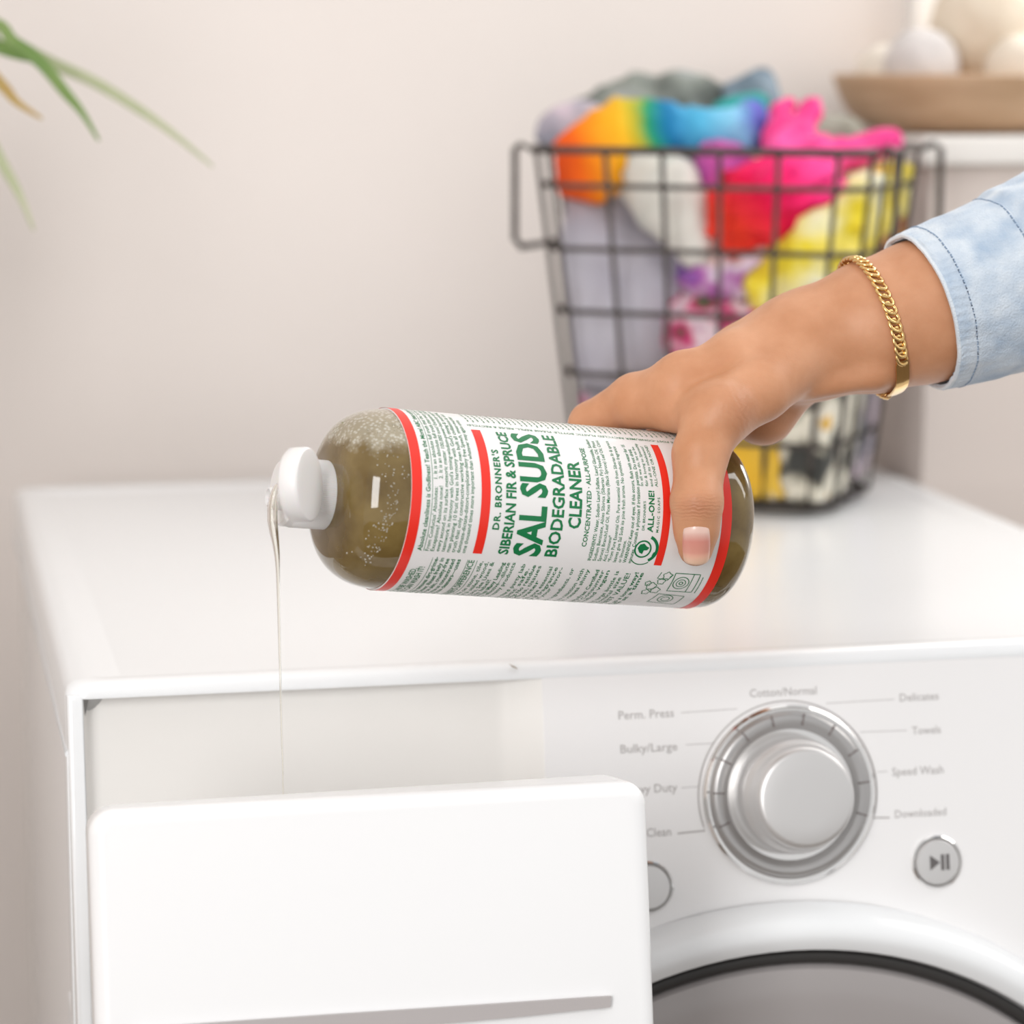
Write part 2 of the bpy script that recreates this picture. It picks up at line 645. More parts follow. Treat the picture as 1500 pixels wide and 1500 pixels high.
def panel_ribbon(pts, w, m, name='printed_line', h=0.0002):
    bm = bmesh.new()
    L, Rr = [], []
    for i, p in enumerate(pts):
        a = pts[max(i - 1, 0)]
        b = pts[min(i + 1, len(pts) - 1)]
        dx, dy = b[0] - a[0], b[1] - a[1]
        l = math.hypot(dx, dy)
        nx, ny = -dy / l * w / 2, dx / l * w / 2
        L.append(bm.verts.new(pan(p[0] + nx, p[1] + ny, h)))
        Rr.append(bm.verts.new(pan(p[0] - nx, p[1] - ny, h)))
    for i in range(len(pts) - 1):
        f = bm.faces.new((L[i], L[i + 1], Rr[i + 1], Rr[i]))
    bmesh.ops.recalc_face_normals(bm, faces=bm.faces[:])
    bm.normal_update()
    if bm.faces[0].normal.dot(PN) < 0:
        for f in bm.faces:
            f.normal_flip()
    return obj(name, bm, m, washer, smooth=False)


for a, b in (((332, 21.8), (364, 21.2)), ((333.9, 39.4), (350, 39.4)), ((330.7, 62.7), (341, 62.6)), ((415.2, 20.6), (454.9, 20.2)),
             ((434.3, 37.4), (461.4, 37.8)), ((443.4, 60.0), (449.3, 59.9))):
    panel_ribbon([a, b], 0.35, M_GREYPRINT)
DC, DR = (391.3, 69.3), 49.5
arc = [(DC[0] + 51.2 * math.cos(t), DC[1] + 51.2 * math.sin(t)) for t in np.radians(np.linspace(160, 378, 60))]
panel_ribbon([(327.5, 87.5)] + arc + [(449.5, 85.6)], 0.9, M_GREYPRINT)

# program dial
dial_c = pan(*DC)
ux = Vector((1, 0, 0))
dial = bpy.data.objects.new('program_dial', None)
dial.location = dial_c
link(dial)
dial.parent = washer
dial.matrix_parent_inverse = Matrix.Translation(washer.location).inverted()
dial['label'] = 'silver program dial with tick marks'


def dpart(name, prof, m, n=96, parent=None):
    bm = bmesh.new()
    lathe(bm, prof, dial_c, PN, ux, PN.cross(ux), n)
    return obj(name, bm, m, parent)


def reparent(o, root):
    o.parent = root
    o.matrix_parent_inverse = world_of(root).inverted()
    return o


ringo = dpart('outer_ring', [(0.0, 0.0495), (0.004, 0.0493), (0.0052, 0.048), (0.0048, 0.0465)], M_CHROME)
reparent(ringo, dial)
r2 = dpart('tick_ring', [(0.0005, 0.0466), (0.0046, 0.0464), (0.0072, 0.044), (0.0078, 0.0415), (0.0065, 0.0385), (0.0035, 0.034), (0.003, 0.030)], M_SILVER)
reparent(r2, dial)
for k in range(10):
    t = math.radians(160 + 24.2 * k)
    c, s_ = math.cos(t), math.sin(t)
    bm = bmesh.new()
    lo = []
    for rr, ww in [(0.0385, -0.0004), (0.045, -0.0004), (0.045, 0.0004), (0.0385, 0.0004)]:
        lo.append(dial_c + ux * (rr * c - ww * s_) + PD * (rr * s_ + ww * c) + PN * (0.0070 if rr < 0.04 else 0.0071))
    v = [bm.verts.new(p) for p in lo + [p + PN * 0.0012 for p in lo]]
    for q in ((0, 1, 2, 3), (7, 6, 5, 4), (0, 4, 5, 1), (1, 5, 6, 2), (2, 6, 7, 3), (3, 7, 4, 0)):
        bm.faces.new([v[i] for i in q])
    bmesh.ops.recalc_face_normals(bm, faces=bm.faces[:])
    reparent(obj('tick_mark', bm, M_TICK, None, smooth=False), dial)
kn = dpart('knob', [(0.002, 0.0325), (0.010, 0.0322), (0.0185, 0.0312), (0.020, 0.0305), (0.0205, 0.0298), (0.026, 0.0282), (0.0315, 0.0275),
                    (0.0335, 0.0262), (0.0342, 0.024), (0.0348, 0.015), (0.035, 0.0)], M_SILVER2)
reparent(kn, dial)


def push_button(x, v, r, label):
    c = pan(x, v)
    b = bpy.data.objects.new('push_button', None)
    b.location = c
    link(b)
    b['label'] = label
    reparent(b, washer)
    bm = bmesh.new()
    lathe(bm, [(0.0, r), (0.0016, r * 0.995), (0.0022, r * 0.94), (0.0012, r * 0.885), (0.0, r * 0.87)], c, PN, ux, PN.cross(ux), 48, cap1=False)
    reparent(obj('button_ring', bm, M_CHROME), b)
    bm = bmesh.new()
    lathe(bm, [(0.0, r * 0.86), (0.0026, r * 0.85), (0.0034, r * 0.80), (0.0038, r * 0.5), (0.0039, 0)], c, PN, ux, PN.cross(ux), 48)
    reparent(obj('button_cap', bm, M_SILVER2), b)
    return b


b1 = push_button(475.8, 111.6, 0.0148, 'round silver play and pause button')
b2 = push_button(309.6, 115.6, 0.0142, 'round silver power button half hidden by the drawer')
bm = bmesh.new()
for poly in ([(-4.2, -4.2), (1.6, 0), (-4.2, 4.2)], [(2.2, -4.4), (4.1, -4.4), (4.1, 4.4), (2.2, 4.4)], [(5.2, -4.4), (7.1, -4.4), (7.1, 4.4), (5.2, 4.4)]):
    bm.faces.new([bm.verts.new(pan(475.0 + x, 111.6 + v, 0.0041)) for x, v in poly])
bmesh.ops.recalc_face_normals(bm, faces=bm.faces[:])
reparent(obj('play_pause_symbol', bm, M_DARKPRINT, None, smooth=False), b1)

# door: white surround, black gap, grey bowl
dc = Vector((0.385, y_low + 0.004, 0.578))
door = bpy.data.objects.new('porthole_door', None)
door.location = dc
link(door)
reparent(door, washer)
door['label'] = 'round white porthole door with grey window'
DN = Vector((0, -1, 0))


def doorpart(name, prof, m, cap0=True, cap1=True):
    bm = bmesh.new()
    lathe(bm, prof, dc, DN, (1, 0, 0), DN.cross(Vector((1, 0, 0))), 128, cap0, cap1)
    return reparent(obj(name, bm, m), door)


doorpart('door_surround', [(-0.002, 0.268), (0.004, 0.2675), (0.014, 0.264), (0.019, 0.258), (0.0195, 0.252), (0.016, 0.246), (0.008, 0.2435)], M_WHITE, False, False)
doorpart('rubber_gap', [(0.0085, 0.2437), (0.0115, 0.2425), (0.0120, 0.240), (0.0112, 0.2372), (0.004, 0.2358)], M_GASKET, False, False)
doorpart('door_window', [(-0.004, 0.2366), (0.009, 0.2362), (0.0125, 0.234), (0.0140, 0.229), (0.0130, 0.21), (0.010, 0.17), (0.004, 0.10), (0.002, 0.0)], M_DOORGLASS, False, True)

# detergent drawer, pulled out
PULL = 0.176
drawer = bpy.data.objects.new('detergent_drawer', None)
drawer.location = (0.135, -0.15, 0.80)
link(drawer)
reparent(drawer, washer)
drawer['label'] = 'white detergent drawer pulled forward'


def dpan(x, v, h=0.0):
    return pan(x, v, h) + Vector((0, -PULL, 0))


# drawer face: a rounded slab, thicker to the right
bm = bmesh.new()
XL, XR, VT, VB = 0.0, 267.0, 12.0, 165.0
nprof = [(7.0, 0.0, -0.001), (2.0, -0.004, 0), (0.4, -0.010, 0), (0.0, -0.016, 0), (0.0, None, 0)]
outer = []
seg = 8


def rr2(x0, x1, v0, v1, r):
    pts = []
    for cx, cv, a0 in ((x1 - r, v1 - r, 0), (x0 + r, v1 - r, 90), (x0 + r, v0 + r, 180), (x1 - r, v0 + r, 270)):
        for k in range(seg + 1):
            a = math.radians(a0 + 90 * k / seg)
            pts.append((cx + r * math.cos(a), cv + r * math.sin(a)))
    return pts


profile = []
Rf = 7.5
for k in range(7):
    a = math.radians(90 * k / 6)
    profile.append((Rf * (1 - math.sin(a)), -Rf / 1000 * (1 - math.cos(a))))
profile.append((0.0, 'back'))
profile.append((3.0, 'back2'))
rings = []
for ins, h in profile:
    ring = []
    for x, v in rr2(XL + ins, XR - ins, VT + ins, VB - ins, max(12.0 - ins, 3)):
        thick = 0.024 + 0.022 * (x / 267.0)
        bow = 0.0025 * (1 - ((x - 133) / 134) ** 2)
        hh = h + bow if not isinstance(h, str) else (-thick if h == 'back' else -thick - 0.002)
        ring.append(bm.verts.new(dpan(x, v, hh)))
    rings.append(ring)
for a, b in zip(rings[:-1], rings[1:]):
    for k in range(len(a)):
        k2 = (k + 1) % len(a)
        bm.faces.new((a[k], a[k2], b[k2], b[k]))
# front face as a grid fan of strips so the bow stays smooth
bm.faces.new(rings[0])
bm.faces.new(list(reversed(rings[-1])))
bmesh.ops.recalc_face_normals(bm, faces=bm.faces[:])
face_o = reparent(obj('drawer_face', bm, M_DRAWER, None, angle=50), drawer)


def px_on_drawer(px, py):
    n = np.array(PN)
    o0 = np.array(dpan(0, 0, 0.002))
    r = ray(px, py)
    return CAM + r * (((o0 - CAM) @ n) / (r @ n))


# grey finger grip below the middle of the face
bm = bmesh.new()
topl = [(895, 1459), (860, 1461), (700, 1472), (500, 1485), (300, 1499), (200, 1506)]
botl = [(893, 1475), (860, 1478), (760, 1489), (640, 1500), (420, 1513), (200, 1524)]
n = np.array(PN)
A = [px_on_drawer(*p) for p in topl]
Bb = [px_on_drawer(*p) for p in botl]
hi_a = [bm.verts.new(V3(p + n * 0.0012)) for p in A]
hi_b = [bm.verts.new(V3(p + n * 0.0012)) for p in Bb]
lo_a = [bm.verts.new(V3(p - n * 0.006)) for p in A]
lo_b = [bm.verts.new(V3(p - n * 0.006)) for p in Bb]
for k in range(len(A) - 1):
    bm.faces.new((hi_a[k], hi_a[k + 1], hi_b[k + 1], hi_b[k]))
    bm.faces.new((hi_a[k], lo_a[k], lo_a[k + 1], hi_a[k + 1]))
    bm.faces.new((hi_b[k], hi_b[k + 1], lo_b[k + 1], lo_b[k]))
bm.faces.new((hi_a[0], hi_b[0], lo_b[0], lo_a[0]))
bm.faces.new((hi_a[-1], lo_a[-1], lo_b[-1], hi_b[-1]))
bmesh.ops.recalc_face_normals(bm, faces=bm.faces[:])
reparent(obj('finger_grip', bm, M_GREYGRIP, None, smooth=False), drawer)
# tray behind the face, running back into the machine
bm = bmesh.new()
yf, yb = -0.165, 0.03
z1, z0 = 0.900, 0.850
for a in ((0.02, 0.023, yf, yb, z0, z1), (0.232, 0.235, yf, yb, z0, z1), (0.02, 0.235, yf, yb, z0 - 0.003, z0), (0.125, 0.128, yf, yb, z0, z1 - 0.01)):
    box(bm, *a)
reparent(obj('drawer_tray', bm, M_TRAYDARK, None, smooth=False), drawer)

# ---------------------------------------------------------------- the bottle
AX = np.array([0.9731, 0.1910, -0.1288])
AX /= np.linalg.norm(AX)
A0 = np.array([0.1501, -0.1069, 1.0895])
NF = np.array([0.2057, -0.9721, 0.1128])
NF -= AX * (NF @ AX)
NF /= np.linalg.norm(NF)
NU = np.cross(NF, AX)
if NU @ UP < 0:
    NU = -NU
RB = 0.0449


def cyl(u, a, dr=0.0):                       # millimetres round the label and along it from the cap end
    th = u / 1000 / RB
    return A0 + AX * (a / 1000) + (RB + dr) * (math.cos(th) * NF + math.sin(th) * NU)


bottle = empty('soap_bottle', A0 + AX * 0.18, 'clear plastic bottle of olive liquid soap with white and red wraparound label, tipped to pour', 'bottle')
prof = []
for k in range(13):                          # shoulder
    t = math.radians(90 * k / 12)
    prof.append((-0.0288 + 0.0286 * (1 - math.cos(t)), 0.0175 + 0.0269 * math.sin(t) ** 0.74))
prof[0] = (-0.0290, 0.0150)
prof += [(0.02, 0.0444), (0.09, 0.0444), (0.176, 0.0444)]
for k in range(1, 9):
    t = math.radians(90 * k / 8)
    prof.append((0.176 + 0.0150 * math.sin(t), 0.0444 - 0.0145 * (1 - math.cos(t))))
prof += [(0.1890, 0.020), (0.187, 0.0)]
bm = bmesh.new()
lathe(bm, [(-0.040, 0.0), (-0.040, 0.0128), (-0.030, 0.0128)] + prof, A0, AX, NF, NU, 96)
body_o = obj('bottle_body', bm, M_LIQUID, bottle, angle=70)
me = body_o.data
att = me.attributes.new('froth', 'FLOAT', 'POINT')
vals = []
for v in me.vertices:
    p = np.array(v.co) - A0
    hgt = p @ NU
    near = p @ AX
    val = (hgt - 0.010) / 0.030 if near < 0.05 else -1.0
    vals.append(max(-1.0, min(1.0, val)))
att.data.foreach_set('value', vals)
# label sleeve
bm = bmesh.new()
lathe(bm, [(-0.0016, RB - 0.0006), (-0.0014, RB), (0.085, RB), (0.1716, RB), (0.1718, RB - 0.0006)], A0, AX, NF, NU, 128, False, False)
label = obj('wrap_label', bm, M_LABEL, bottle)


def strip(name, a0, a1, u0, u1, m, dr=0.00012, n=60, full=False):
    bm = bmesh.new()
    lo, hi = [], []
    for k in range(n if full else n + 1):
        u = u0 + (u1 - u0) * k / n
        lo.append(bm.verts.new(V3(cyl(u, a0, dr))))
        hi.append(bm.verts.new(V3(cyl(u, a1, dr))))
    for k in range(n if full else n):
        k2 = (k + 1) % len(lo)
        bm.faces.new((lo[k], hi[k], hi[k2], lo[k2]))
    bmesh.ops.recalc_face_normals(bm, faces=bm.faces[:])
    bm.normal_update()
    f = bm.faces[0]
    c = np.array(f.calc_center_median()) - A0
    c -= AX * (c @ AX)
    if np.array(f.normal) @ c < 0:
        for f in bm.faces:
            f.normal_flip()
    return obj(name, bm, m, label, angle=None)


CIRC = 2 * math.pi * RB * 1000
strip('red_band', -1.6, 3.7, 0, CIRC, M_RED, n=128, full=True)
strip('red_band', 166.3, 171.8, 0, CIRC, M_RED, n=128, full=True)
strip('red_bar', 34.7, 39.5, -24, 43.5, M_RED)
strip('red_bar', 133.0, 137.2, -24, 43.6, M_RED)


def add_text(store, body, u0, a, width, cap, bold=0.008, spacing=1.0, cut=0.0):
    """text reading round the bottle, baseline at a"""
    vs, fs = text_fit(body, width, cap, bold, spacing)
    if cut:
        bmt = bmesh.new()
        bv = [bmt.verts.new((p[0], p[1], 0)) for p in vs]
        for f in fs:
            try:
                bmt.faces.new([bv[i] for i in f])
            except ValueError:
                pass
        x = cut
        while x < width:
            bmesh.ops.bisect_plane(bmt, geom=bmt.verts[:] + bmt.edges[:] + bmt.faces[:], plane_co=(x, 0, 0), plane_no=(1, 0, 0))
            x += cut
        bmt.verts.index_update()
        vs = np.array([v.co[:2] for v in bmt.verts])
        fs = [tuple(v.index for v in f.verts) for f in bmt.faces]
        bmt.free()
    off = len(store[0])
    store[0].extend(cyl(u0 + p[0], a - p[1], 0.00016) for p in vs)
    store[1].extend(tuple(i + off for i in f) for f in fs)


def flush(store, name, lab=None, m=None):
    me = mesh_from(store[0], store[1])
    bm = bmesh.new()
    bm.from_mesh(me)
    bm.normal_update()
    for f in bm.faces:
        c = np.array(f.calc_center_median()) - A0
        c -= AX * (c @ AX)
        if np.array(f.normal) @ c < 0:
            f.normal_flip()
    bm.to_mesh(me)
    bm.free()
    o = obj(name, me, m or M_GREEN, label, smooth=False)
    if lab:
        o['label'] = lab
    return o


T = ([], [])
add_text(T, "DR. BRONNER'S", -10.8, 45.3, 41.0, 3.3, 0.03, 1.15, 3)
flush(T, 'maker_lettering')
T = ([], [])
add_text(T, 'SIBERIAN FIR & SPRUCE', -23.4, 52.9, 66.6, 5.0, 0.03, 1.0, 3)
flush(T, 'scent_lettering')
T = ([], [])
add_text(T, 'SAL SUDS', -23.6, 69.2, 67.2, 13.3, 0.034, 1.0, 2)
flush(T, 'title_lettering', 'large green lettering')
T = ([], [])
add_text(T, 'BIODEGRADABLE', -23.0, 78.8, 66.8, 6.1, 0.026, 1.0, 2.5)
add_text(T, 'CLEANER', -7.6, 88.2, 34.5, 6.3, 0.028, 1.0, 2.5)
flush(T, 'product_lettering')
T = ([], [])
add_text(T, 'CONCENTRATED \u00b7 ALL-PURPOSE', -16.4, 93.4, 52.4, 2.4, 0.018, 1.0, 4)
flush(T, 'subtitle_lettering')

T = ([], [])                                 # small block next to the cap end
add_text(T, 'Absolute cleanliness is Godliness! Teach the Moral ABC that unites all', -24.4, 8.0, 90, 2.3, 0.016)
for k, (ln, w) in enumerate((("From Confucius' Absolutes:    1. It is an absolute full truth that the 1st law of", 90),
                             ('Exceptions? Absolute none!    2. It is an absolute full truth that every single', 89),
                             ('every second on its surface meteoric matter 100,000 tons! Exceptions? None!', 90),
                             ("teamwork in harmony with God's timing-wisdom-power-harmony teaches", 88),
                             ("man planting 10 fruit trees in harmony with God's timing & everything", 86),
                             ('truth that only constructive working men built all civilization & ever', 84),
                             ('dominate-dictate-distort-complicate-deny free Speech, smear-murder', 80),
                             ('one thousand times more important than whatever may again unite', 76))):
    add_text(T, ln, -24.2, 11.7 + 2.72 * k, w, 1.95, 0.006)
flush(T, 'small_print')
strip('printed_rule', 9.0, 9.25, -24.4, 64, M_GREEN)

T = ([], [])                                 # ingredients and warning
lines = ['INGREDIENTS: Water, Sodium Lauryl Sulfate, Lauryl Glucoside, Sodium', 'Sodium Benzoate, Abies Sibirica (Siberian Fir) Needle Oil, Pinus',
         'Spruce) Branch/Leaf Oil, Picea Mariana (Black Spruce) Leaf Oil, Citric', 'Acid, Limonene*', '*From Pure Essential Oils. Pure essential oils from Siberian fir & spruce',
         'leaves give Sal Suds its pine fresh aroma. No synthetic fragrance', 'or limonene.', 'WARNING! Keep out of eyes. If this occurs, flush with water for 15',
         'minutes. Consult a physician if irritation persists. Do not drink']
wid = [67, 66, 67, 14, 67, 63, 12, 65, 62]
for k, ln in enumerate(lines):
    add_text(T, ln, -23.7, 98.0 + 2.77 * k, wid[k], 1.8, 0.012 if k in (0, 7, 8) else 0.005)
flush(T, 'small_print')
T = ([], [])
add_text(T, 'ALL-ONE!', -6.7, 128.1, 20.8, 3.0, 0.03, 1.05, 3)
add_text(T, "DR. BRONNER'S", -6.0, 123.4, 14.5, 1.3, 0.01)
add_text(T, 'MAGIC SOAPS', -6.6, 131.3, 17.5, 1.3, 0.01, 1.3)
for k, (ln, w) in enumerate((('In all we do, let us be', 24), ('fair & loving to Spaceship', 27), ('and all its inhabitants!', 25), ('ALL-ONE OR NONE!', 26))):
    add_text(T, ln, 16.3, 122.4 + 2.7 * k, w, 1.5, 0.004)
flush(T, 'emblem_lettering')


def ribbon(store, pts, w):
    fine = [pts[0]]
    for a, b in zip(pts[:-1], pts[1:]):
        k = max(1, int(math.hypot(b[0] - a[0], b[1] - a[1]) / 1.5))
        fine += [(a[0] + (b[0] - a[0]) * i / k, a[1] + (b[1] - a[1]) * i / k) for i in range(1, k + 1)]
    pts = fine
    off = len(store[0])
    for i, p in enumerate(pts):
        a, b = pts[max(i - 1, 0)], pts[min(i + 1, len(pts) - 1)]
        dx, dy = b[0] - a[0], b[1] - a[1]
        l = math.hypot(dx, dy) or 1
        nx, ny = -dy / l * w / 2, dx / l * w / 2
        store[0].append(cyl(p[0] + nx, p[1] + ny, 0.00016))
        store[0].append(cyl(p[0] - nx, p[1] - ny, 0.00016))
    for i in range(len(pts) - 1):
        q = off + 2 * i
        store[1].append((q, q + 2, q + 3, q + 1))


def blob(store, pts):
    off = len(store[0])
    store[0].extend(cyl(p[0], p[1], 0.00017) for p in pts)
    store[1].append(tuple(range(off, off + len(pts))))


def circ(cu, ca, r, n=24, a0=0, a1=360):
    return [(cu + r * math.cos(math.radians(a0 + (a1 - a0) * k / n)), ca + r * math.sin(math.radians(a0 + (a1 - a0) * k / n))) for k in range(n + 1)]


T = ([], [])                                 # round emblem: a globe held in a swoosh
ribbon(T, circ(-15.6, 124.6, 4.3), 0.8)
blob(T, [(-17.5, 123.0), (-15.2, 121.6), (-13.2, 122.6), (-12.6, 124.8), (-14.0, 126.4), (-14.6, 128.0), (-16.0, 127.0), (-16.2, 125.2), (-18.2, 124.8)])
ribbon(T, circ(-15.6, 125.6, 6.8, 24, 20, 150), 1.6)
ribbon(T, circ(-17.2, 125.0, 6.9, 18, 140, 230), 0.5)
blob(T, [(-19.0, 130.2), (-17.0, 130.8), (-16.4, 132.0), (-18.4, 132.2)])
flush(T, 'globe_emblem')

T = ([], [])                                 # lower panel: we see the ends of its lines
low = [(9.3, 'IF IT CAN BE WASHED,', -35.4, 34, 3.0, .012), (13.0, 'SAL SUDS CAN WASH IT!', -34.2, 38, 3.0, .012),
       (18.0, 'Sal Suds powerfully removes dirt-grime-', -27.4, 58, 2.1, .016), (21.0, 'grease with great power. Rinses freely in', -27.8, 58, 2.1, .016),
       (23.9, 'water, yet gentle on skin, cruelty-free', -28, 57, 2.1, .016), (26.9, '& clean! Up to twice as concentrated', -28.2, 57, 2.1, .016),
       (29.8, 'as many all-purpose cleaners\u2014uses', -28, 58, 2.1, .016), (37.1, "DR. BRONNER'S DIFFERENCE", -28, 52, 3.0, .012),
       (41.7, 'Versatile: safe on stone, tile,', -28.3, 56, 2.0, .006), (44.7, 'glass, painted & sealed wood,', -28.5, 56, 2.0, .006),
       (47.6, 'surfaces, & more. See Uses &', -28.3, 56, 2.0, .006), (50.4, 'Uses on this label!', -41, 44, 2.0, .006),
       (53.3, 'Greater Value Than Many Leading', -28.2, 57, 2.0, .016), (56.0, 'brands: most effective\u2014dilute', -28.1, 57, 2.0, .006),
       (58.9, 'to make so many products', -27.9, 55, 2.0, .006), (64.4, 'Tested by third party lab', -28.3, 55, 2.0, .006),
       (67.3, 'and septic safe.', -31, 50, 2.0, .006), (70.1, 'Clean Rinsing: No residue', -28.6, 56, 2.0, .012),
       (73.0, 'left on surfaces, tissues', -28.8, 56, 2.0, .006), (75.9, 'or in water', -39, 40, 2.0, .006),
       (79.3, 'Scented with pure essential', -29, 56, 2.0, .006), (82.1, 'oils: natural fragrance', -29, 56, 2.0, .006), (85.0, 'the best of your favor-', -29, 56, 2.0, .006),
       (91.0, 'No synthetic ingredients, or', -29, 56, 2.0, .006), (96.5, 'not tested; no reaction with', -29, 56, 2.0, .006), (99.4, 'all surfaces, rinses shiny', -29, 56, 2.0, .006),
       (104.8, 'Vegan & Cruelty-Free: Certified', -29, 56, 2.0, .012), (107.6, 'by the Consumer', -29, 46, 2.0, .006), (110.5, 'and certified vegan', -29, 52, 2.0, .006),
       (115.6, 'concentrated, large bottle is', -29, 56, 2.0, .006), (118.4, 'the economical size', -33, 48, 2.0, .006), (122.4, 'THE BEST VALUE!', -30, 44, 2.6, .006),
       (126.6, 'and it can go a long way!', -29, 54, 2.1, .016), (129.4, 'a little at a time', -29, 46, 2.1, .016)]
for a, ln, ue, w, cap, bd in low:
    add_text(T, ln, ue - w, a, w, cap, bd)
flush(T, 'small_print')
strip('printed_rule', 15.0, 15.25, -85, -28, M_GREEN)
strip('printed_rule', 33.4, 33.65, -85, -28, M_GREEN)
strip('printed_rule', 38.4, 38.65, -85, -28, M_GREEN)

# line drawings at the far end: a washing machine, sprays and leaves
T = ([], [])
ribbon(T, [(-28, 147), (-41, 147), (-41, 161), (-28, 161), (-28, 147)], 0.45)
ribbon(T, [(-28, 157.5), (-41, 157.5)], 0.4)
ribbon(T, circ(-34.5, 152.3, 4.2), 0.45)
ribbon(T, circ(-34.5, 152.3, 2.5), 0.4)
ribbon(T, circ(-34.5, 152.3, 1.0, 10), 0.5)
ribbon(T, [(-29.5, 163), (-41.5, 163)], 0.4)
for cu, ca, r in ((-30, 143, 2.2), (-34, 141, 2.0), (-38, 137, 2.6), (-41, 140.5, 2.4), (-43, 136, 2.0), (-36, 134.5, 1.6)):
    ribbon(T, [(cu + (r + 0.35 * math.cos(5 * t)) * math.cos(t), ca + (r + 0.35 * math.cos(5 * t)) * math.sin(t)) for t in np.linspace(0, 2 * math.pi, 22)], 0.4)
ribbon(T, [(-28, 139), (-32, 138), (-33, 144), (-29, 146)], 0.4)
ribbon(T, circ(-49, 150, 4.0), 0.45)
ribbon(T, circ(-49, 150, 2.2), 0.4)
ribbon(T, [(-44, 144), (-54, 142), (-56, 158), (-45, 159), (-44, 144)], 0.4)
flush(T, 'line_drawing')

# recycling line running along the bottle, and illegible rows beyond it
vs, fs = text_fit('100% POST-CONSUMER RECYCLED PLASTIC BOTTLE: PLEASE REFILL, REUSE & RECYCLE!', 118, 1.7, 0.006)
me = mesh_from([cyl(48.4 - p[1], 152 - p[0], 0.00016) for p in vs], fs)
o = obj('small_print', me, M_GREEN, label, smooth=False)
T = ([], [])
rnd = random.Random(3)
for k in range(44):
    a = 36 + 2.9 * k
    u = 51 + rnd.random() * 2
    while u < 72:
        w = 0.8 + rnd.random() * 2.6
        ribbon(T, [(u, a), (u + w, a)], 0.55)
        u += w + 0.6 + rnd.random() * 0.8
flush(T, 'small_print')

# cap: ribbed skirt, deck with spout, flipped lid
cap = bpy.data.objects.new('flip_cap', None)
cap.location = V3(A0 - AX * 0.045)
link(cap)
reparent(cap, bottle)
cap['label'] = 'white flip-top cap, open'
bm = bmesh.new()
n = 220
RC = 0.0167
rings = []
for a, rib in ((-0.0284, 0), (-0.0292, 1), (-0.0465, 1), (-0.0472, 0), (-0.0505, 0), (-0.0522, 0.3)):
    ring = []
    for k in range(n):
        t = 2 * math.pi * k / n
        r = RC + (0.00028 if (k % 2 == 0 and rib == 1) else 0.0) - (0.0015 if a < -0.052 else 0)
        ring.append(bm.verts.new(V3(A0 + AX * a + (NF * math.cos(t) + NU * math.sin(t)) * r)))
    rings.append(ring)
for a, b in zip(rings[:-1], rings[1:]):
    for k in range(n):
        bm.faces.new((a[k], a[(k + 1) % n], b[(k + 1) % n], b[k]))
bm.faces.new(rings[-1])
bmesh.ops.recalc_face_normals(bm, faces=bm.faces[:])
reparent(obj('ribbed_skirt', bm, M_CAP, None, angle=25), cap)
bm = bmesh.new()
sp0 = A0 - AX * 0.052 - NU * 0.003 + NF * 0.002
lathe(bm, [(0, 0.0060), (-0.004, 0.0052), (-0.0065, 0.0046), (-0.0068, 0.0040), (-0.004, 0.0034), (-0.001, 0.0032)], sp0, AX, NF, NU, 40, False, True)
reparent(obj('spout', bm, M_CAP, None), cap)
# lid: thick rounded disc hinged on the near side, lying open
ln_ = RIGHT * 0.955 + FWD * -0.29 + UP * 0.03
ln_ /= np.linalg.norm(ln_)
lu = UP - ln_ * (UP @ ln_)
lu /= np.linalg.norm(lu)
lw = np.cross(ln_, lu)
lc = P(438, 710, 1.3235)
bm = bmesh.new()
RL = 0.0178
lathe(bm, [(-0.0050, 0.0), (-0.0050, RL * 0.72), (-0.0046, RL * 0.9), (-0.0030, RL * 0.99), (0.0, RL), (0.0040, RL * 0.998), (0.0050, RL * 0.985), (0.0055, RL * 0.955), (0.0056, RL * 0.93),
           (0.0054, RL * 0.6), (0.0052, 0)], lc, ln_, lu, lw, 72)
reparent(obj('lid', bm, M_CAP, None, angle=60), cap)
bm = bmesh.new()
h0 = A0 - AX * 0.0505 + NF * 0.0155
h1 = lc - ln_ * 0.004 - NF * 0.012
tube(bm, [h0 + NU * 0.004, (h0 + h1) / 2 + NU * 0.002, h1 + NU * 0.002], [0.0030, 0.0022, 0.0030], 8)
reparent(obj('hinge', bm, M_CAP, None), cap)

# bubbles clinging under the shoulder
bm = bmesh.new()
rnd = random.Random(11)
for k in range(150):
    if k < 95:
        th = rnd.uniform(-0.75, 0.15) + rnd.gauss(0, 0.1)
        a = -0.004 - abs(rnd.gauss(0, 0.004)) - (0.003 + 0.008 * abs(th))
    else:
        th = rnd.uniform(0.2, 1.1)
        a = -rnd.uniform(0.002, 0.018)
    # radius of the shoulder at a
    rr = 0.0444
    for (p0, q0), (p1, q1) in zip(prof[:-1], prof[1:]):
        if p0 <= a <= p1:
            rr = q0 + (q1 - q0) * (a - p0) / (p1 - p0)
            break
    s = rnd.uniform(0.00025, 0.0006)
    c = A0 + AX * a + (NF * math.cos(th) + NU * math.sin(th)) * rr
    bmesh.ops.create_icosphere(bm, subdivisions=1, radius=s, matrix=Matrix.Translation(V3(c)))
o = obj('bubbles', bm, M_BUBBLE, bottle)
o['kind'] = 'stuff'

